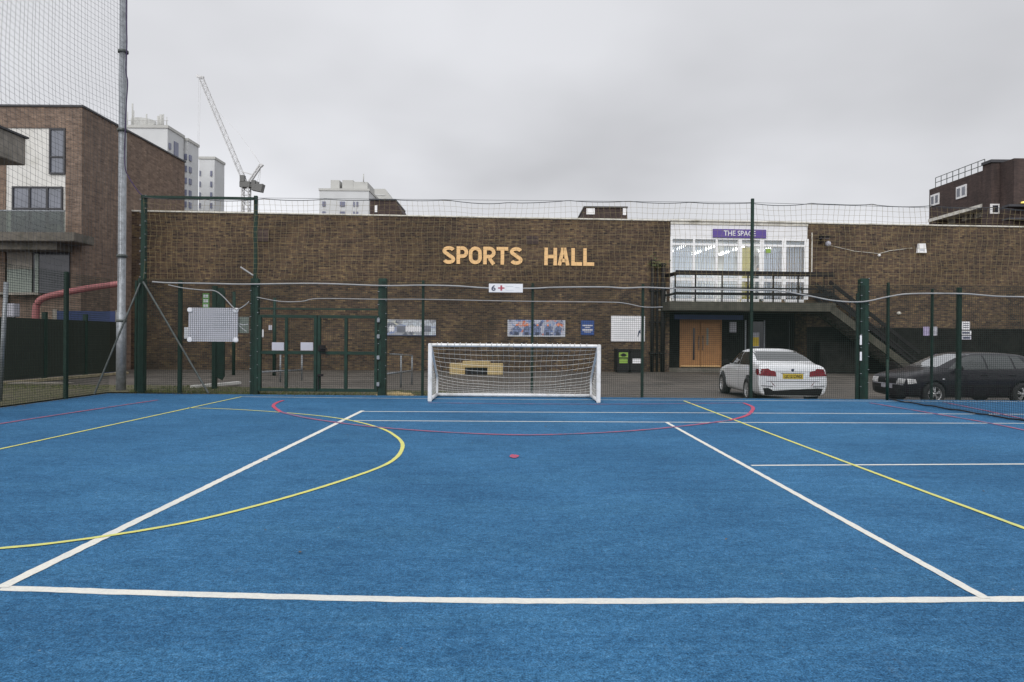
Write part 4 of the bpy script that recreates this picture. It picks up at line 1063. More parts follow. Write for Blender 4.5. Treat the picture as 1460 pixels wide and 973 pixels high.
# ------------------------------------------------------------------ brick flats at the right
FXR = 34.0
pn = WX(1404, 241, FXR); pf = WX(1325, 272, FXR)
Yn, Yf = pn.y, pf.y; Ht = (pn.z + pf.z) / 2
rf = empty('brick_flats', (FXR, Yn, 0), 'dark brown brick flats with white windows rising at the right edge', 'building')
zu = WX(1404, 290, FXR).z
def RX(px, py): return WX(px, py, FXR)
MB().box(FXR, FXR + 14, Yn, Yf, zu, Ht).build('upper_wall', M['dark_brick'], rf)
MB().box(FXR + .9, FXR + 13.9, Yn + .6, Yf - 1.6, 0, zu - .26).build('lower_wall', M['dark_brick'], rf)
MB().box(FXR, FXR + 14, Yf - 0.9, Yf, 0, zu - .26).build('end_pier', M['dark_brick'], rf)
MB().box(FXR - .06, FXR + 14, Yn - .06, Yf + .06, zu - .25, zu - .002).build('floor_edge', M['coping'], rf)
for x0, y0, x1, y1 in ((1327.5, 277, 1339.5, 293), (1364, 265, 1378.5, 282.5)):
    p = RX(x0, (y0 + y1) / 2); q = RX(x1, (y0 + y1) / 2); zc0 = RX((x0 + x1) / 2, y1).z; zc1 = RX((x0 + x1) / 2, y0).z
    o = MB().box(FXR - .06, FXR + .02, q.y, p.y, zc0, zc1).build('window', M['white_paint'], rf)
    for k in range(2):
        wdt = (p.y - q.y) / 2; g = MB().box(FXR - .07, FXR - .062, q.y + .12 + k * wdt, q.y + wdt - .1 + k * wdt, zc0 + .15, zc1 - .15); g.v = [v_ - rf.location for v_ in g.v]; g.build('pane', M['window_sky'], o, local=True)
for x0, y0, x1, y1 in ((1352, 308, 1362, 318), (1372, 304, 1380, 314), (1382, 302, 1387, 312), (1390, 299, 1402, 309)):
    p = WX(x0, y0, FXR + .85); q = WX(x1, y1, FXR + .85); MB().box(FXR + .82, FXR + .897, min(p.y, q.y), max(p.y, q.y), min(p.z, q.z), max(p.z, q.z)).build('window', M['concrete'], rf)
# roof railing
bb = MB(); n_ = 9
for lvl in (.45, .85): bb.bar((FXR + .2, Yn + .3, Ht + lvl), (FXR + .2, Yf - .5, Ht + lvl), .04)
for i in range(n_): 
    y_ = Yn + .3 + (Yf - Yn - .8) * i / (n_ - 1); bb.bar((FXR + .2, y_, Ht), (FXR + .2, y_, Ht + .85), .04)
bb.build('roof_railing', M['galv_dark'], rf)
# front part nearer, with balconies
z2 = WY(1404, 243, Yn - .8).z
MB().box(FXR - .2, FXR + 6, Yn - 1.0, Yn - .07, 0, z2 + .5).build('front_wall', M['dark_brick'], rf)
MB().box(FXR - .3, FXR + 6.1, Yn - 1.1, Yn - .06, z2 + .5, z2 + .7).build('roof_edge', M['frame_dark'], rf)
a = WY(1440, 228, Yn - 2)
MB().box(a.x, FXR + 14, Yn - 2.4, Yn - 1.02, 0, a.z).build('stair_tower', M['dark_brick'], rf)
for yy_, hgt in ((300, .15), (318, .12)):
    a = WY(1418, yy_, Yn - 1.7); MB().box(a.x, FXR + 12, Yn - 3.1, Yn - 2.42, a.z, a.z + hgt).build('walkway', M['frame_dark'], rf)
a = WY(1412, 305, Yn - 1.05); c = WY(1425, 291, Yn - 1.05)
MB().box(a.x, c.x, Yn - 1.06, Yn - 1.003, a.z, c.z).build('window', M['white_paint'], rf)
MB().box(a.x + .15, c.x - .1, Yn - 1.07, Yn - 1.061, a.z + .1, c.z - .1).build('pane', M['window_dark'], rf)
a = WY(1430, 296.5, Yn - 2.45); MB().box(a.x, a.x + .5, Yn - 2.6, Yn - 2.42, a.z, a.z + .12).build('walkway_lamp', M['white_sign'], rf)
a = WY(1456, 289.5, Yn - 2.45); MB().box(a.x, a.x + .3, Yn - 2.6, Yn - 2.42, a.z - .03, a.z + .07).build('walkway_lamp', emit('walkway_glow', (1, .8, .2), .5), rf)

# ------------------------------------------------------------------ FENCES
FYY = 17.06
def mesh_panel(name, parent, a, c, z0, z1, step=0.05, r=0.0021, twin=False, mat='mesh_wire'):
    a = Vector(a); c = Vector(c); d = (c - a); L_ = d.length; d.normalize(); n = int(L_ / step)
    mb = MB()
    for i in range(n + 1):
        p = a + d * (L_ * i / n); mb.bar((p.x, p.y, z0), (p.x, p.y, z1), r * 2, r * 2)
    k = int((z1 - z0) / step)
    nrm = Vector((-d.y, d.x, 0)) * r * 2
    for i in range(k + 1):
        z = z0 + (z1 - z0) * i / k
        mb.bar(Vector((a.x, a.y, z)) - nrm, Vector((c.x, c.y, z)) - nrm, r * 2.3, r * 2.8)
    return mb.build(name, M[mat], parent, fixn=False)
def post(parent, px, ytop, wpx, Y=FYY, tall=None, mat='green_paint', dpt=0.06, yb=-.3, name='fence_post'):
    x = WY(px, 480, Y).x; zt_ = WY(px, ytop, Y).z; wv = wpx / 990 * Y
    mb = MB(); mb.bbox(x - wv / 2, x + wv / 2, Y + .01, Y + .01 + max(dpt, wv * .8), yb, zt_, .006)
    o = mb.build(name, M[mat], parent)
    return x, zt_, o
def clips(parent_o, root, x, wv, z1, Y=FYY):
    mb = MB(); z_ = .3
    while z_ < z1 - .1:
        mb.box(x - wv / 2 - .012, x - wv / 2 + .03, Y - .01, Y + .008, z_, z_ + .012); mb.box(x + wv / 2 - .02, x + wv / 2 + .012, Y - .01, Y + .008, z_ + .1, z_ + .112); z_ += .32
    mb.v = [v_ - root.location for v_ in mb.v]; mb.build('clip', M['galv'], parent_o, local=True)
xA = WY(198, 480, FYY).x; xB = WY(362, 480, FYY).x; xC = WY(544, 480, FYY).x; xE = 17.0
ztop = WY(700, 403, FYY).z
# left bay
f1 = empty('mesh_fence', (xA, FYY, 0), 'green welded mesh fence bay with a white notice board, left of the gate', 'fence', 'green mesh fence bays round the court')
x, z, o = post(f1, 200, 397, 9); 
x1_, z1_, o1 = post(f1, 193, 400, 3.5, FYY + .15)
x, z, o = post(f1, 202.5, 278, 7, FYY + .1, name='tall_post'); clips(o, f1, x, .14, z, FYY + .1)
x, z, o = post(f1, 362, 397, 11); clips(o, f1, x, .19, z)
post(f1, 362.5, 279, 5, FYY + .21, name='tall_post')
post(f1, 255.5, 400, 5.5)
mesh_panel('mesh_panel', f1, (xA, FYY, 0), (xB, FYY, 0), .02, ztop)
a = WY(203, 281, FYY + .12); c = WY(362, 283.5, FYY + .12)
MB().bar(a, c, .07, .06).build('top_rail', M['green_paint'], f1)
a = WY(204, 402, FYY - .05); c = G(303, 561)
MB().tube([a, (c.x, FYY - .06, .02)], .024, 8).build('brace', M['galv_dark'], f1)
a = WY(366, 423, FYY + .06)
# right/centre bay
f2 = empty('mesh_fence', (xC, FYY, 0), 'green welded mesh fence bay behind the white goal, right of the gate', 'fence', 'green mesh fence bays round the court')
x, z, o = post(f2, 544.5, 397, 11.5); clips(o, f2, x, .2, z)
for px_, yt in ((602.5, 400), (759, 404), (916.5, 405)): post(f2, px_, yt, 3.6)
x, z, o = post(f2, 1072, 283, 4.2, name='tall_post')
x, z, o = post(f2, 1233, 397, 12); clips(o, f2, x, .2, z)
post(f2, 1223.5, 418, 4)
xD = WY(1233, 480, FYY).x
mesh_panel('mesh_panel', f2, (xC, FYY, 0), (xD, FYY, 0), .02, ztop)
f3 = empty('mesh_fence', (xD + .11, FYY, 0), 'green welded mesh fence bay in front of the dark car at the right', 'fence', 'green mesh fence bays round the court')
post(f3, 1267, 403, 3.2); post(f3, 1330, 412, 3); post(f3, 1369, 410, 6); post(f3, 1515, 405, 4)
mesh_panel('mesh_panel', f3, (xD + .11, FYY, 0), (xE, FYY, 0), .02, ztop)
# left side fence
XS = XL - 0.02
f4 = empty('mesh_fence', (XS, 8, 0), 'green welded mesh fence bay running towards the viewer at the left edge', 'fence', 'green mesh fence bays round the court')
mesh_panel('mesh_panel', f4, (XS, 2, 0), (XS, FYY - .05, 0), .02, ztop)
for px_ in (97,):
    q = WX(px_, 576, XS); MB().bbox(XS - .09, XS - .02, q.y - .04, q.y + .04, -.2, ztop + .03, .005).build('fence_post', M['green_paint'], f4)
for y_ in (11.5, 8.5, 5.5): MB().bbox(XS - .09, XS - .02, y_ - .04, y_ + .04, -.2, ztop + .03, .005).build('fence_post', M['green_paint'], f4)
q = WX(133, 571, XS)
MB().tube([WY(200, 404, FYY - .02) + Vector((0, 0, 0)), (XS + .02, q.y - .0, .02)], .022, 8).build('brace', M['galv_dark'], f4)
# leaning galvanised post at the far left
single(MB().tube([(0, 0, 0), (.12, 0, 2.5)], .045, 8, True), 'support_post', M['galv'], (WY(3, 480, 14.6).x - .04, 14.6, .02), 'slightly leaning pale galvanised post at the far left edge', 'post')

# gate
gt = empty('gate', (xB, FYY, 0), 'double leaf green mesh gate between the two thick green posts', 'gate')
gz0, gz1, gzm = WY(450, 558.5, FYY).z, WY(450, 449.5, FYY).z, WY(450, 503.5, FYY).z
def leaf(a, c, midpx, nm='gate_leaf'):
    x0 = WY(a, 480, FYY).x; x1 = WY(c, 480, FYY).x; xm = WY(midpx, 480, FYY).x
    t = .075; mb = MB()
    mb.bbox(x0, x0 + t, FYY - .035, FYY + .035, gz0, gz1, .006).bbox(x1 - t, x1, FYY - .035, FYY + .035, gz0, gz1, .006)
    for z_ in (gz0, gzm - t / 2, gz1 - t): mb.bbox(x0 + t, x1 - t, FYY - .033, FYY + .033, z_, z_ + t, .006)
    mb.bbox(xm - t / 2, xm + t / 2, FYY - .031, FYY + .031, gz0 + t, gz1 - t, .006)
    o = mb.build(nm, M['green_paint'], gt)
    p = mesh_panel('mesh_infill', gt, (x0 + t, FYY + .04, 0), (x1 - t, FYY + .04, 0), gz0 + .02, gz1 - .02)
    return o
leaf(368.5, 452.2, 408.5); leaf(453, 538.5, 493.5)
xg0 = WY(368.5, 480, FYY).x; xg1 = WY(538, 480, FYY).x
zh = WY(450, 441, FYY).z
MB().box(xg0, xg1, FYY - .02, FYY + .02, zh - .02, zh + .02).build('header_rail', M['green_paint'], gt)
mesh_panel('header_mesh', gt, (xg0, FYY + .04, 0), (xg1, FYY + .04, 0), gz1 + .03, ztop)
x = WY(460, 480, FYY).x; z = WY(460, 496, FYY).z
MB().bbox(x - .09, x + .09, FYY - .1, FYY - .037, z - .09, z + .06, .01).bar((x - .05, FYY - .12, z - .02), (x + .14, FYY - .12, z - .02), .03).bar((x - .05, FYY - .06, z - .14), (x + .1, FYY - .06, z - .14), .02).build('latch', M['black_metal'], gt)
z = WY(460, 535, FYY).z
MB().bbox(x - .1, x + .04, FYY - .09, FYY - .037, z - .03, z + .03, .008).bar((x - .08, FYY - .06, z), (x - .08, FYY - .06, z - .34), .025).build('drop_bolt', M['black_metal'], gt)
x = WY(539, 480, FYY).x
bb = MB()
for py_ in (457, 480, 510, 548): zq = WY(540, py_, FYY).z; bb.bbox(x - .02, x + .05, FYY - .06, FYY - .02, zq - .05, zq + .05, .008)
bb.build('hinge', M['galv'], gt)

def fsign(name, x0, y0, x1, y1, mat, label, cat='sign', Y=FYY - .03, mk=True):
    a = WY(x0, y1, Y); c = WY(x1, y0, Y); ww = c.x - a.x; hh = c.z - a.z
    r = empty(name, (a.x, Y, a.z), label, cat)
    MB().bbox(0, ww, 0, .012, 0, hh, .003).build('board', M[mat], r, local=True)
    return r, ww, hh
r, ww, hh = fsign('fence_sign', 697, 405, 745.5, 417, 'white_sign', 'white fence sign with a 6 and a red cross near the top wire', 'sign', FYY - .11)
t = text_mb('6', ww * .125, hh * .66, .004, .02); t.v = [v_ + Vector((ww * .075, -.004, hh * .17)) for v_ in t.v]; t.build('number', M['ink'], r, local=True)
MB().box(ww * .27, ww * .46, -.005, -.0005, hh * .43, hh * .57).build('cross_bar', M['red_ink'], r, local=True)
MB().box(ww * .34, ww * .39, -.007, -.0055, hh * .2, hh * .8).build('cross_bar', M['red_ink'], r, local=True)
MB().box(ww * .5, ww * .72, -.005, -.0005, hh * .68, hh * .72).box(ww * .5, ww * .72, -.005, -.0005, hh * .25, hh * .28).box(ww * .5, ww * .505, -.005, -.0005, hh * .3, hh * .66).box(ww * .78, ww * .9, -.005, -.0005, hh * .55, hh * .6).build('small_print', M['faint_ink'], r, local=True)
M['board_pale'] = plain('board_pale', (0.56, 0.56, 0.61), .5, .04, 3)
r, ww, hh = fsign('notice_board', 268.5, 439.5, 339.5, 487, 'board_pale', 'large pale blank board held by white corner tabs on the left fence bay', 'notice board', FYY + .012)
bb = MB()
for u, v_ in ((.0, .0), (.93, .0), (.0, .88), (.93, .88)): bb.bbox(ww * u - .02, ww * u + .1, -.03, -.001, hh * v_ - .01, hh * v_ + .1, .02)
bb.build('corner_tab', M['white_sign'], r, local=True)
bb = MB()
for k in range(6): bb.box(ww * .5, ww * random.uniform(.8, .93), -.004, -.0005, hh * (.3 + .1 * k), hh * (.315 + .1 * k))
bb.build('faint_text', M['faint_ink'], r, local=True)
fsign('notice', 262.5, 467, 270, 483, 'white_sign', 'small pinkish white paper sticking out left of the large blank board', 'notice', FYY + .03)
r, ww, hh = fsign('green_notice', 288.5, 418.5, 298.5, 440, 'green_sign', 'narrow upright green notice above the large blank board', 'notice', FYY + .1)
bb = MB()
for k in range(3): bb.box(ww * .18, ww * .45, -.004, -.0005, hh * (.08 + .32 * k), hh * (.28 + .32 * k)).box(ww * .52, ww * .82, -.004, -.0005, hh * (.08 + .32 * k), hh * (.28 + .32 * k))
bb.build('white_lettering', M['white_sign'], r, local=True)
r, ww, hh = fsign('map_poster', 338, 452, 355, 475, 'glass_frost', 'greyish green map poster between the blank board and the thick gate post', 'poster', FYY + .08)
MB().tube([(ww * .05, -.003, hh * .6), (ww * .5, -.003, hh * .5), (ww * .95, -.003, hh * .55)], .012, 4).tube([(ww * .1, -.003, hh * .5), (ww * .5, -.003, hh * .25), (ww * .8, -.003, hh * .1)], .01, 4).build('map_line', M['white_sign'], r, local=True)
fsign('gate_notice', 387.5, 488.5, 405, 500, 'grey_sign', 'white notice on the left gate leaf, left of the middle bar', 'notice', FYY + .03)
fsign('gate_notice', 428.5, 488.5, 446.5, 500, 'grey_sign', 'white notice on the left gate leaf beside the latch', 'notice', FYY + .03)
for y0, y1, la in ((478.5, 492, 'narrow white sticker strip on the thick right post, upper of two'), (502, 514.5, 'narrow white sticker strip on the thick right post, lower of two')):
    fsign('sticker', 1226, y0, 1229, y1, 'white_sign', la, 'sticker', FYY - .012)

# green cabinet-like folded hoop post behind the board
a = WY(305, 545, 18.6)
r = empty('green_post', (a.x, 18.6, gz(a.x, 18.6)), 'tall green post with a folded flat panel behind the large blank board', 'post')
MB().bbox(-.07, .05, 0, .12, 0, WY(305, 405, 18.6).z, .01).build('post', M['green_paint'], r, local=True)
zt_ = WY(312, 408, 18.6).z; zb_ = WY(312, 540, 18.6).z; w2 = WY(319, 480, 18.6).x - a.x
MB().prism([(.052, zb_ + .08), (.052, zt_ - .1), (.1, zt_), (w2 - .05, zt_), (w2, zt_ - .12), (w2, zb_ + .12), (w2 - .06, zb_)], 1, .02, .1).build('folded_panel', M['green_paint'], r, local=True)
# slim dark posts beyond
for px_, yb_, yt, la in ((333, 536, 415, 'slim dark green post behind the map poster'), (391, 528, 424, 'slim dark green post seen through the left gate leaf')):
    p = WY(px_, yb_, 26); single(MB().tube([(0, 0, 0), (0, 0, WY(px_, yt, 26).z)], .06, 8, True), 'bollard_post', M['green_paint'], (p.x, 26, gz(p.x, 26)), la, 'post')

# handrails beyond gate
def rail(x0, y0, x1, y1, uprights, top, D0, D1, label):
    a = WY(x0, y0, D0); c = WY(x1, y1, D1)
    r = empty('handrail', (a.x, a.y, gz(a.x, a.y)), label, 'handrail')
    MB().tube([a, c], .03, 8, True).build('rail', M['galv'], r)
    for px_, t_, b_ in uprights:
        u = (px_ - x0) / (x1 - x0); Y = D0 + (D1 - D0) * u; p = WY(px_, t_, Y)
        MB().tube([(p.x, p.y, gz(p.x, p.y)), p], .028, 8, True).build('upright', M['galv'], r)
    if top:
        (u0, v0), (u1, v1) = top; MB().tube([WY(u0, v0, D0), WY(u1, v1, D1)], .02, 8, True).build('upper_rail', M['galv'], r)
rail(371, 531, 431, 527.5, ((400, 506, 0), (430.5, 506, 0)), None, 21.5, 23.5, 'galvanised handrail with two uprights seen through the left gate leaf')
rail(548, 534, 588, 529, ((572, 506, 0), (587.5, 507, 0)), ((556, 505), (588, 507)), 19.5, 22.5, 'galvanised handrail with two uprights between gate and goal')

# conduits draped on the fence
def drape(pts, r_, label, mat='cable', Y=FYY - .06):
    P = [WY(x_, y_, Y) for x_, y_ in pts]; sp = spline(P, 6); b0 = sp[0].copy()
    single(MB().tube([p_ - b0 for p_ in sp], r_, 8, True), 'cable', M[mat], b0, label, 'cable', None)
drape([(217, 402), (240, 403.5), (300, 404.5), (350, 405.5), (450, 404.5), (544, 407.5), (602, 407), (650, 408), (697, 411), (757, 411.5), (790, 410), (860, 409.5), (890, 411), (920, 410), (960, 411.5), (1030, 413), (1072, 414), (1105, 414), (1150, 421.5), (1190, 429), (1230, 430.5), (1268, 423), (1300, 419), (1370, 419), (1400, 421), (1430, 423), (1520, 424)], .018, 'thick pale grey conduit draped along the top of the whole fence')
drape([(240, 406.5), (262, 411), (290, 414), (306, 415), (318, 423), (334, 440), (340, 441), (350, 435), (355, 430)], .013, 'thinner pale cable looping down above the large blank board')
drape([(366, 424), (400, 430), (430, 430), (455, 426), (540, 427), (602, 427), (700, 429), (758, 430), (860, 431), (890, 432.5), (918, 438), (945, 438)], .0105, 'thin pale cable strung along the fence below the thick conduit')
drape([(343, 381), (352, 387), (361, 393)], .02, 'short loose white cable end at the top of the left gate post')

# upper rope netting above the front fence
def netting(name, o0, du, nu, dvv, nv, step, r_, mat, warp, label, parent=None):
    """grid net: point(u,v)=o0+du*u+dvv*v+warp(u,v)"""
    mb = MB(); K = 3
    def P(u, v_): return o0 + du * (u * step) + dvv * (v_ * step) + warp(u, v_)
    for i in range(nu + 1):
        mb.tube([P(i, j) for j in list(range(0, nv, K)) + [nv]], r_, 4, smooth=False)
    for j in range(nv + 1):
        mb.tube([P(i, j) for i in list(range(0, nu, K)) + [nu]], r_, 4, smooth=False)
    return mb
zn1 = WY(700, 285.5, FYY).z; zn0 = ztop + .02
xN0 = WY(203, 300, FYY).x; xN1 = WY(1300, 300, FYY).x
L_ = 15.5 - xN0; st_ = 0.135; nu = int(L_ / st_); nv = round((zn1 - zn0) / st_)
sagr = [random.uniform(-.03, .03) for _ in range(400)]
def warp(u, v_):
    t = v_ / nv
    x_ = u * st_
    s_ = -.045 * abs(math.sin(x_ * 2.1)) ** .6 * t - .05 * t * max(0, math.sin(x_ * .9)) ** 3 + .03 * math.sin(x_ * .7 + v_ * .3) * (1 - t)
    sx = .03 * math.sin(v_ * .8 + u * .21) + sagr[u % 400] * .6
    return Vector((sx, .05 * math.sin(x_ * 1.3 + v_ * .2), s_ - max(0, x_ - 17) * .022 * t))
mb = netting('n', Vector((xN0, FYY + .08, zn0)), Vector((1, 0, 0)), nu, Vector((0, 0, 1)), nv, st_, .0029, 'twine', warp, '')
nr = empty('rope_netting', (xN0, FYY + .08, zn0), 'square mesh rope netting stretched above the whole far fence', 'netting')
mb.build('mesh_net', M['twine'], nr, fixn=False)
def Pn(u): return Vector((xN0, FYY + .08, zn0)) + Vector((u * st_, 0, nv * st_)) + warp(u, nv)
mb = MB().tube([Pn(u) for u in range(0, nu + 1)], .009, 5).tube([(xN0, FYY + .1, zn1 + .03), (xN0 + 15, FYY + .1, zn1 + .01), (xN0 + L_, FYY + .1, zn1 - .2)], .005, 5)
mb.build('head_rope', M['twine_dark'], nr)

# tall ball-stop net and pole at left
pb = G(172.5, 558.5); PY = 17.7; px0 = WY(172.5, 558, PY).x
pr = empty('tall_pole', (px0, PY, 0), 'very tall grey galvanised pole at the left corner of the court', 'pole')
zz12 = 13.0
MB().tube([(px0, PY, -.3), (px0, PY, 2.0), (px0, PY, 2.02), (px0, PY, zz12)], [.118, .118, .098, .088], 14, True).build('pole_shaft', M['galv'], pr)
for z_ in (1.75, 3.4, 6.6, 8.6): MB().lathe([(.105, 0), (.125, .01), (.125, .07), (.105, .08)], (px0, PY, z_), 'Z', 16).build('pole_clamp', M['galv_dark'], pr)
cp = [WY(x_, y_, PY - .12) for x_, y_ in ((181, -40), (180, 20), (181, 60), (179.5, 100), (182, 118), (180, 150), (178.5, 190), (178, 235), (183, 252), (196, 272), (203, 279))]
b0 = cp[0].copy(); single(MB().tube([p_ - b0 for p_ in spline(cp, 6)], .014, 5), 'cord', M['cord'], b0, 'dark purple cord hanging down the tall pole to the corner post', 'cord')
nst = .122; XN = px0 + .05; Lh = 18.5; nuu = int(Lh / nst); zlo = 2.7; nvv = int((13 - zlo) / nst)
rj = [random.uniform(-.04, .04) for _ in range(600)]
def warp2(u, v_):
    t = v_ / nvv; y_ = u * nst
    return Vector((.08 * math.sin(y_ * .8 + v_ * .05) * math.sin(t * 3.14), rj[u % 600] * .6 + .05 * math.sin(v_ * .23 + u * .11) * (1 - t), -.16 * math.sin(y_ * .55 + .4) ** 2 - .1 * math.sin(u * .05 + v_ * .07) + .012 * math.sin(v_ * 1.7 + u * .5)))
mb = netting('n', Vector((XN, PY - .15, zlo)), Vector((0, -1, 0)), nuu, Vector((0, 0, 1)), nvv, nst, .0024, 'twine_dark', warp2, '')
nn = empty('ball_stop_net', (XN, PY - .15, zlo), 'huge dark square mesh net hanging left of the tall pole against the sky', 'netting')
mb.build('mesh_net', M['twine_dark'], nn, fixn=False)

# ------------------------------------------------------------------ goal
gp0 = G(612.3, 573.2); gp1 = G(852.5, 574.2)
GY = (gp0.y + gp1.y) / 2; gx0 = gp0.x; gx1 = gp1.x; GHt = (WY(612, 492.5, GY).z + WY(852, 493.5, GY).z) / 2
GB = 16.78
gl = empty('football_goal', ((gx0 + gx1) / 2, GY, 0), 'small white football goal with a sagging white net', 'goal')
r_ = .04
for x in (gx0, gx1): MB().bbox(x - .044, x + .044, GY - .045, GY + .045, .0, GHt + .038, .012).build('goal_post', M['goal_white'], gl)
MB().tube([(gx0 + .045, GY, GHt), (gx1 - .045, GY, GHt)], .038, 12).build('crossbar', M['goal_white'], gl)
MB().tube([(gx0 + .05, GB, .05), (gx1 - .05, GB, .05)], .043, 12, True).build('back_bar', M['goal_white'], gl)
for sx, x in ((1, gx0), (-1, gx1)):
    MB().tube([(x, GY + .05, .05), (x + sx * .01, GB, .05)], .043, 10, True).build('side_bar', M['goal_white'], gl)
    MB().tube(spline([(x + sx * .02, GB - .03, .06), (x + sx * .02, GB - .03, .42), (x + sx * .02, GB - .28, .62), (x + sx * .01, GY + .08, GHt - .03)], 5), .028, 8).build('rear_support', M['goal_white'], gl)
# net
gm = MB(); W_ = gx1 - gx0 - .06; NU = 30; NV = 13
def gprof(t):
    P = [(GY + .02, GHt - .02), (GY + .55, GHt - .34), (GB - .25, .55), (GB - .02, .3), (GB, .08)]
    k = t * (len(P) - 1); i = min(int(k), len(P) - 2); a = k - i
    return P[i][0] + (P[i + 1][0] - P[i][0]) * a, P[i][1] + (P[i + 1][1] - P[i][1]) * a
def gnet(u, v_):
    s_ = math.sin(math.pi * u) ** .6; e = math.sin(math.pi * v_)
    y, z = gprof(v_)
    return Vector((gx0 + .03 + W_ * u + .008 * math.sin(v_ * 21 + u * 9), y + .01 * math.sin(u * 31), z - .19 * s_ * e - .006 * math.sin(u * 23 + v_ * 7) * e))
for i in range(NU + 1): gm.tube([gnet(i / NU, j / 24) for j in range(25)], .0017, 3, smooth=False)
for j in range(NV + 1): gm.tube([gnet(i / 40, (j / NV) ** 1.15) for i in range(41)], .0031, 3, smooth=False)
for x in (gx0, gx1):
    for i in range(1, 9):
        t = i / 9; y, z = gprof(t); gm.tube([(x, GY + .02, GHt * (1 - t) + .03), (x, (GY + y) / 2, (GHt * (1 - t) + z) / 2 - .03), (x, y, z)], .0032, 3, smooth=False)
        gm.tube([(x, GY + (GB - GY) * t, .06), (x, GY + (GB - GY) * t * .98, (GHt - .1) * (1 - t) + .2)], .0032, 3, smooth=False)
gm.build('goal_net', M['goal_net'], gl, fixn=False)
cm = MB()
for i in range(26):
    x = gx0 + .15 + (gx1 - gx0 - .3) * (i + random.uniform(-.3, .3)) / 26
    cm.tube([(x, GY - .048, GHt - .02), (x, GY - .03, GHt + .045), (x + .01, GY + .03, GHt + .052), (x + .012, GY + .05, GHt - .01)], .008, 5)
    cm.tube([(x, GB - .05, .03), (x, GB - .03, .09), (x, GB + .04, .09)], .009, 5)
cm.build('net_clip', M['goal_white'], gl)

# ------------------------------------------------------------------ tennis net at right
TX = 9.08; TY1 = 16.7; TY0 = 5.2
tn = empty('tennis_net', (TX, TY0, 0), 'black tennis net running along the ground at the right edge', 'net')
tm = MB(); nst = .046; n_ = int((TY1 - TY0) / nst); NT = .93
def tz(y): 
    u = (y - TY0) / (TY1 - TY0); return NT - .12 * math.sin(math.pi * u)
for i in range(n_ + 1):
    y = TY0 + i * nst; tm.bar((TX, y, .02), (TX, y, tz(y)), .0036)
for k in range(20):
    tm.tube([(TX, TY0 + (TY1 - TY0) * j / 16, .02 + (tz(TY0 + (TY1 - TY0) * j / 16) - .02) * k / 19) for j in range(17)], .002, 4, smooth=False)
tm.build('mesh_net', M['twine_black'], tn, fixn=False)
MB().tube([(TX + .01 * math.sin(j * 1.3), TY0 + (TY1 - TY0) * j / 40, .03 + .008 * math.sin(j * 2.1)) for j in range(41)], .016, 6).build('lead_rope', M['twine_black'], tn)
MB().tube([(TX, TY0 + (TY1 - TY0) * j / 16, tz(TY0 + (TY1 - TY0) * j / 16)) for j in range(17)], .004, 6).build('head_rope', M['twine_black'], tn)
for y in (TY0 - .3, TY1 + .08): MB().tube([(TX, y, 0), (TX, y, .98)], .03, 10, True).build('net_post', M['green_paint'], tn)

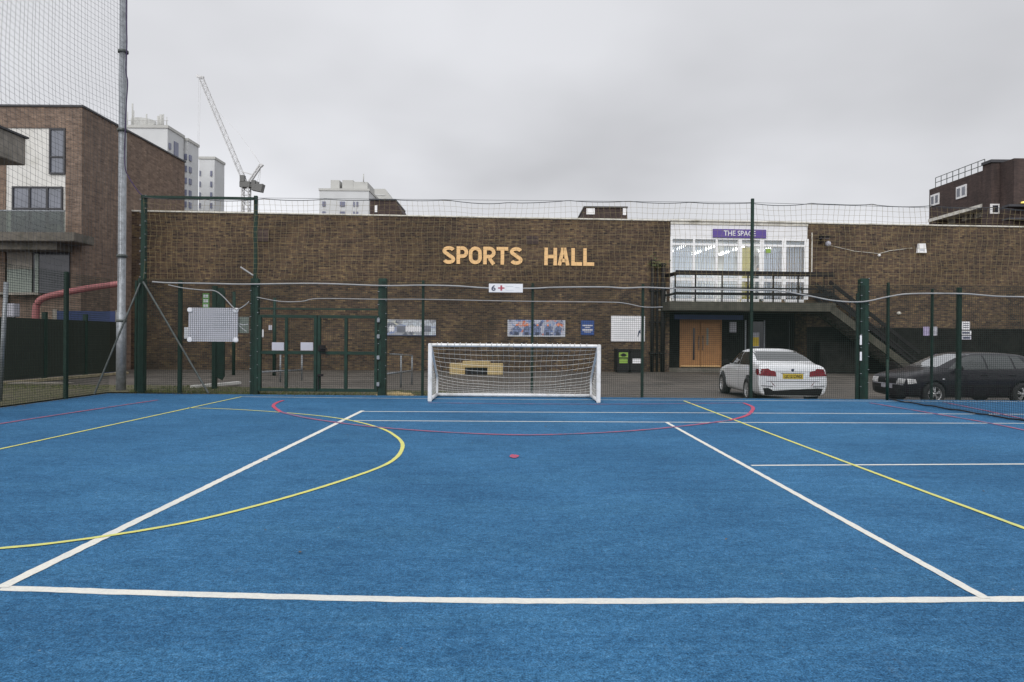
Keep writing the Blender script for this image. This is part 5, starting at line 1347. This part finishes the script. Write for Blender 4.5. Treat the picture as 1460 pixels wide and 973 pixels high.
# ------------------------------------------------------------------ CARS
def car(name, loc, rz, label, stations, axle, wr, paint, track, halfw):
    root = empty(name, loc, label, 'car', None, rz)
    n = len(stations); v = []; f = []
    for (x, zb, ws, wb, zb2, wt, zte, ztc) in stations:
        half = [(0, zb), (ws * .9, zb), (ws, zb + .1), (max(ws, wb) * 1.0 + .004, zb + (zb2 - zb) * .5), (wb, zb2 - .1), (wb - .035, zb2), (wt, zte), (wt * .6, zte + (ztc - zte) * .75), (0, ztc)]
        ring = [(x, -y, z) for y, z in half] + [(x, y, z) for y, z in half[-2:0:-1]]
        v += ring
    k = 16
    for i in range(n - 1):
        for j in range(k): f.append((i * k + j, i * k + (j + 1) % k, (i + 1) * k + (j + 1) % k, (i + 1) * k + j))
    f.append(tuple(range(k))[::-1]); f.append(tuple((n - 1) * k + j for j in range(k)))
    mb = MB().add(v, f, True)
    body = mb.build('body', M[paint], root, local=True)
    s = body.modifiers.new('s', 'SUBSURF'); s.levels = 2; s.render_levels = 2
    cuts = []
    for ax in axle:
        for sy in (-1, 1):
            c = MB().lathe([(.001, -.16), (wr + .055, -.16), (wr + .055, .2), (.001, .2)], (ax, sy * (halfw - .02), wr + .01), 'Y', 32, False).build('cut', M['trim_black'])
            cuts.append(c); b_ = body.modifiers.new('b', 'BOOLEAN'); b_.operation = 'DIFFERENCE'; b_.object = c; b_.solver = 'EXACT'
    # cutters live in local space: evaluate with the root at the origin
    loc0, rot0 = root.location.copy(), root.rotation_euler.copy()
    root.location = (0, 0, 0); root.rotation_euler = (0, 0, 0); bpy.context.view_layer.update()
    dg = bpy.context.evaluated_depsgraph_get()
    me = bpy.data.meshes.new_from_object(body.evaluated_get(dg))
    body.modifiers.clear(); body.data = me
    root.location = loc0; root.rotation_euler = rot0
    for c in cuts: bpy.data.objects.remove(c)
    me.materials.clear(); me.materials.append(M[paint])
    for p in me.polygons: p.use_smooth = True; p.material_index = 0
    me.set_sharp_from_angle(angle=R(32))
    bm = bmesh.new(); bm.from_mesh(me); bvh = BVHTree.FromBMesh(bm); bm.free()
    def decal(nm, polys, mat, parent=None, off=.006, cuts_=5):
        """polys: list of (axis, sign, [(a,b)...]); axis 'x': poly in (y,z) seen along x; 'y': poly in (x,z); 'z': poly in (x,y)"""
        out = MB()
        for axis, sg, poly in polys:
            bm = bmesh.new()
            mk = {'x': lambda a, b_: (sg * 5, a, b_), 'y': lambda a, b_: (a, sg * 5, b_), 'z': lambda a, b_: (a, b_, sg * 5)}[axis]
            bm.faces.new([bm.verts.new(mk(*p)) for p in poly])
            bmesh.ops.triangulate(bm, faces=bm.faces[:])
            for _ in range(cuts_): 
                long = [e for e in bm.edges if e.calc_length() > .09]
                if not long: break
                bmesh.ops.subdivide_edges(bm, edges=long, cuts=1); bmesh.ops.triangulate(bm, faces=bm.faces[:])
            d = {'x': Vector((-sg, 0, 0)), 'y': Vector((0, -sg, 0)), 'z': Vector((0, 0, -sg))}[axis]
            for w_ in bm.verts:
                hit, nor, _, _ = bvh.ray_cast(w_.co, d)
                if hit is None:
                    hit, nor, _, _ = bvh.find_nearest(w_.co * .5)
                if nor.dot(d) > 0: nor = -nor
                w_.co = hit + nor * off
            bm.verts.index_update()
            out.add([w_.co.copy() for w_ in bm.verts], [[q.index for q in f_.verts] for f_ in bm.faces], True); bm.free()
        return out.build(nm, M[mat] if isinstance(mat, str) else mat, parent or root, local=True)
    for ax in axle:
        for sy in (-1, 1):
            # arch liner + wheel
            wy = sy * (track)
            wroot = MB().lathe([(wr * .62, -.11), (wr * .9, -.115), (wr, -.08), (wr, .08), (wr * .9, .115), (wr * .62, .11), (wr * .62, -.11)], (ax, wy, wr), 'Y', 36).build('wheel', M['rubber'], root, local=True)
            rm = MB().lathe([(wr * .60, .0), (wr * .66, .105 * sy), (wr * .60, .11 * sy), (wr * .57, .06 * sy), (wr * .57, .0)], (ax, wy, wr), 'Y', 36)
            for q in range(5):
                a = q * 2 * math.pi / 5 + .3
                for da in (-.17, .17):
                    p0 = Vector((ax + .04 * math.cos(a), wy + .085 * sy, wr + .04 * math.sin(a))); p1 = Vector((ax + wr * .6 * math.cos(a + da), wy + .07 * sy, wr + wr * .6 * math.sin(a + da)))
                    rm.bar(p0, p1, .03, .04, (0, 1, 0))
            rm.lathe([(.001, .1 * sy), (.05, .095 * sy), (.06, .06 * sy)], (ax, wy, wr), 'Y', 16)
            rm.build('rim', M['alloy'], wroot, local=True)
            MB().lathe([(.001, .0), (wr * .57, .0)], (ax, wy + .0 * sy, wr), 'Y', 24).build('brake_disc', M['trim_black'], wroot, local=True)
    MB().box(axle[0] - .55, axle[1] + .5, -halfw + .2, halfw - .2, .2, .5).build('underbody', M['trim_black'], root, local=True)
    return root, decal, body

# white coupe seen from behind
stW = [(-2.225, .30, .80, .83, .62, .78, .64, .65), (-2.21, .22, .83, .868, .79, .83, .86, .87), (-2.15, .20, .85, .875, .92, .82, .985, 1.01), (-1.98, .20, .85, .868, .935, .76, 1.03, 1.055), (-1.62, .19, .85, .868, .935, .79, 1.055, 1.08),
       (-1.15, .18, .865, .868, .93, .75, 1.24, 1.28), (-.65, .18, .86, .868, .925, .715, 1.36, 1.405), (-.05, .18, .86, .868, .92, .70, 1.38, 1.43), (.35, .18, .86, .868, .915, .69, 1.33, 1.385), (.75, .18, .86, .868, .91, .62, 1.17, 1.22),
       (1.15, .18, .86, .868, .90, .68, .955, .99), (1.6, .19, .85, .88, .86, .66, .868, .92), (1.98, .2, .82, .85, .77, .62, .79, .83), (2.15, .22, .74, .77, .66, .55, .68, .71), (2.2, .28, .6, .62, .56, .45, .57, .58)]
# wheels: rear-left contact at px 1073 and front-left at px 1036
wx, wy = 7.21, 19.7
yawc = math.pi / 2 - .045
cw, dec, body = car('white_coupe', (wx, wy, gz(7.1, 19.3) - .0), yawc, 'white two door coupe parked nose in, seen from behind with red tail lights', stW, (-1.27, 1.42), .325, 'car_white', .80, .885)
cw.scale = (.96, .985, 1)
dec('rear_window', [('x', -1, [(-.70, 1.095), (.70, 1.095), (.60, 1.335), (-.60, 1.335)])], 'rear_glass')
for s_ in (-1, 1):
    dec('side_window', [('y', s_, [(-1.28, .975), (-.30, .965), (-.30, 1.31), (-.6, 1.315), (-.95, 1.26), (-1.2, 1.13)])], 'car_glass')
    dec('side_window', [('y', s_, [(-.26, .965), (.88, .95), (.45, 1.22), (.1, 1.315), (-.26, 1.31)])], 'car_glass')
    dec('tail_light', [('x', -1, [(s_ * .42, .72), (s_ * .845, .735), (s_ * .855, .89), (s_ * .62, .92), (s_ * .56, .87), (s_ * .43, .84)]), ('y', s_, [(-2.185, .735), (-1.98, .79), (-1.93, .89), (-2.17, .91)])], 'red_lens', off=.010)
    mr = MB().bbox(.62, .78, s_ * .96 - .1, s_ * .96 + .1, .93, 1.06, .035).bar((.72, s_ * .85, .95), (.72, s_ * .92, .98), .05)
    mr.build('wing_mirror', M['trim_black'], cw, local=True)
    dec('door_seam', [('y', s_, [(-.335, .34), (-.32, .34), (-.32, .95), (-.335, .95)])], 'trim_black', off=.002)
    MB().bbox(-.22, -.02, s_ * .892 - .012, s_ * .892 + .012, .80, .83, .006).build('door_handle', M['car_white'], cw, local=True)
    dec('indicator_slot', [('x', -1, [(s_ * .5, .455), (s_ * .8, .47), (s_ * .8, .485), (s_ * .5, .475)])], 'trim_black', off=.004)
dec('windscreen', [('x', 1, [(-.62, 1.0), (.62, 1.0), (.5, 1.33), (-.5, 1.33)])], 'car_glass')
dec('number_plate', [('x', -1, [(-.26, .665), (.26, .665), (.26, .785), (-.26, .785)])], 'plate_yellow', off=.012)
dec('rear_diffuser', [('x', -1, [(-.70, .25), (.70, .25), (.76, .42), (.62, .43), (.5, .36), (-.5, .36), (-.62, .43), (-.76, .42)])], 'trim_black', off=.008)
dec('boot_seam', [('x', -1, [(-.68, .588), (.68, .588), (.68, .60), (-.68, .60)]), ('x', -1, [(-.5, .835), (.5, .835), (.5, .842), (-.5, .842)])], 'trim_black', off=.003)
MB().lathe([(.001, -.004), (.032, -.003), (.036, .01)], (-2.222, 0, .885), 'X', 16).build('badge', M['ink'], cw, local=True)
for s_ in (-1,): MB().tube([(-2.22, .45, .27), (-2.0, .45, .27)], .04, 10, True).build('exhaust_pipe', M['alloy'], cw, local=True)
pt_ = text_mb('GC12 CWO', .44, .075, .002, .01)
q = MB(); q.add([(-2.25, -(v_.x - .22), v_.z + .688) for v_ in pt_.v], pt_.f)
q.build('plate_lettering', M['ink'], cw, local=True)
dec('mirror_dummy', [('x', -1, [(-.3, .79), (.3, .79), (.3, .80), (-.3, .80)])], 'trim_black', off=.004).name = 'boot_handle'

# dark hatchback, nose to the left
stG = [(-2.07, .36, .6, .66, .58, .58, .62, .64), (-2.03, .25, .76, .8, .80, .66, .98, 1.0), (-1.92, .22, .82, .85, .90, .64, 1.14, 1.17), (-1.72, .2, .84, .865, .93, .60, 1.30, 1.33), (-1.3, .19, .845, .868, .935, .585, 1.385, 1.42),
       (-.6, .19, .845, .868, .93, .585, 1.405, 1.445), (0, .19, .845, .868, .925, .59, 1.40, 1.44), (.35, .19, .845, .868, .92, .60, 1.35, 1.40), (.75, .19, .845, .868, .91, .63, 1.18, 1.22), (1.15, .19, .845, .865, .90, .68, .965, 1.0),
       (1.55, .2, .84, .86, .86, .68, .90, .935), (1.88, .2, .84, .86, .80, .70, .82, .85), (2.01, .22, .80, .82, .73, .66, .735, .76), (2.07, .28, .72, .74, .60, .6, .62, .64)]
gxx, gyy = 12.57, 19.56
cg, dec, body = car('dark_hatchback', (gxx, gyy, -.29), math.pi + .06, 'dark purple black five door hatchback parked side on at the right edge', stG, (-1.23, 1.28), .31, 'car_dark', .77, .868)
dec('windscreen', [('x', 1, [(-.62, 1.01), (.62, 1.01), (.52, 1.37), (-.52, 1.37)])], plain('bright_glass', (0.2, 0.21, 0.22), .05, .05, 1, spec=1, coat=1))
dec('rear_window', [('x', -1, [(-.55, 1.05), (.55, 1.05), (.48, 1.33), (-.48, 1.33)])], 'car_glass')
for s_ in (-1, 1):
    dec('side_window', [('y', s_, [(-.22, .975), (.86, .96), (.42, 1.25), (.1, 1.34), (-.22, 1.35)])], 'car_glass')
    dec('side_window', [('y', s_, [(-1.0, .985), (-.27, .975), (-.27, 1.35), (-1.0, 1.345)])], 'car_glass')
    dec('side_window', [('y', s_, [(-1.42, 1.02), (-1.05, .99), (-1.05, 1.34), (-1.28, 1.32)])], 'car_glass')
    dec('headlight', [('x', 1, [(s_ * .42, .56), (s_ * .74, .58), (s_ * .76, .70), (s_ * .46, .71)]), ('y', s_, [(1.78, .60), (1.99, .57), (1.99, .71), (1.80, .70)])], 'clear_lens', off=.01)
    dec('tail_light', [('x', -1, [(s_ * .55, .72), (s_ * .78, .74), (s_ * .78, .92), (s_ * .55, .92)])], 'red_lens', off=.01)
    MB().bbox(.58, .72, s_ * .95 - .09, s_ * .95 + .09, .95, 1.06, .03).bar((.68, s_ * .84, .96), (.68, s_ * .9, .99), .05).build('wing_mirror', M['trim_black'], cg, local=True)
    dec('side_moulding', [('y', s_, [(-.85, .50), (.85, .50), (.85, .55), (-.85, .55)])], 'trim_black', off=.012)
    dec('door_seam', [('y', s_, [(-.25, .3), (-.238, .3), (-.238, .96), (-.25, .96)]), ('y', s_, [(.87, .4), (.882, .4), (.882, .9), (.87, .9)])], 'rubber', off=.003)
    dec('side_indicator', [('y', s_, [(1.0, .70), (1.07, .70), (1.07, .73), (1.0, .73)])], 'white_sign', off=.01)
    for hx in (-.2, -1.0): MB().bbox(hx, hx + .18, s_ * .872 - .012, s_ * .872 + .014, .80, .83, .006).build('door_handle', M['trim_black'], cg, local=True)
dec('grille', [('x', 1, [(-.4, .60), (.4, .60), (.42, .70), (-.42, .70)])], 'trim_black', off=.006)
dec('front_trim', [('x', 1, [(-.72, .535), (.72, .535), (.72, .555), (-.72, .555)])], 'grey_sign', off=.008)
dec('lower_grille', [('x', 1, [(-.6, .3), (.6, .3), (.6, .42), (-.6, .42)])], 'trim_black', off=.006)
dec('number_plate', [('x', 1, [(-.26, .43), (.26, .43), (.26, .53), (-.26, .53)])], 'grey_sign', off=.014)
MB().lathe([(.03, .0), (.055, .02), (.045, .025), (.001, .02)], (2.06, 0, .66), 'X', 16).build('badge', M['alloy'], cg, local=True)

# ------------------------------------------------------------------ person behind the upper windows
def person():
    s, _ = hp(1078, 420, -0.55); zfl = zf + .005
    r = hall_empty('person', s + .12, zfl, 'person in a dark green coat standing behind the upper glass door', 'person', None, -0.55)
    J = [(0, 0, .93), (0, 0, 1.15), (0, 0, 1.38), (0, .0, 1.48), (0, -.02, 1.56), (0, -.02, 1.66),
         (-.17, 0, 1.38), (-.24, -.02, 1.12), (-.20, -.14, .95), (.17, 0, 1.38), (.24, -.02, 1.12), (.2, -.16, 1.05),
         (-.09, 0, .88), (-.1, -.02, .5), (-.1, .02, .09), (-.1, -.13, .04), (.09, 0, .88), (.1, -.02, .5), (.1, .02, .09), (.1, -.13, .04)]
    E = [(0, 1), (1, 2), (2, 3), (3, 4), (4, 5), (2, 6), (6, 7), (7, 8), (2, 9), (9, 10), (10, 11), (0, 12), (12, 13), (13, 14), (14, 15), (0, 16), (16, 17), (17, 18), (18, 19)]
    rad = [.15, .14, .13, .06, .095, .085, .07, .05, .035, .07, .05, .035, .1, .07, .045, .035, .1, .07, .045, .035]
    me = bpy.data.meshes.new('body'); me.from_pydata(J, E, []); o = bpy.data.objects.new('body', me); C.objects.link(o)
    m_ = o.modifiers.new('k', 'SKIN'); sl = o.modifiers.new('s', 'SUBSURF'); sl.levels = 2
    for i, q in enumerate(me.skin_vertices[0].data): q.radius = (rad[i], rad[i] * .8); q.use_root = (i == 0)
    bpy.context.view_layer.update()
    m2 = bpy.data.meshes.new_from_object(o.evaluated_get(bpy.context.evaluated_depsgraph_get())); bpy.data.objects.remove(o)
    o = bpy.data.objects.new('body', m2); C.objects.link(o); o.parent = r
    m2.materials.clear(); m2.materials.append(M['coat_green'])
    m2.materials.append(M['skin'])
    for p in m2.polygons: p.use_smooth = True; p.material_index = 1 if (p.center.z > 1.49) else 0
    hm = MB().lathe([(.001, .13), (.07, .115), (.108, .05), (.11, -.02), (.09, -.06)], (0, .02, 1.64), 'Z', 18); hm.build('hair', M['hair'], r, local=True)
    sc_ = MB().bbox(-.02, .14, -.2, -.1, 1.2, 1.42, .03); sc_.build('white_scarf', M['white_sign'], r, local=True)
person()
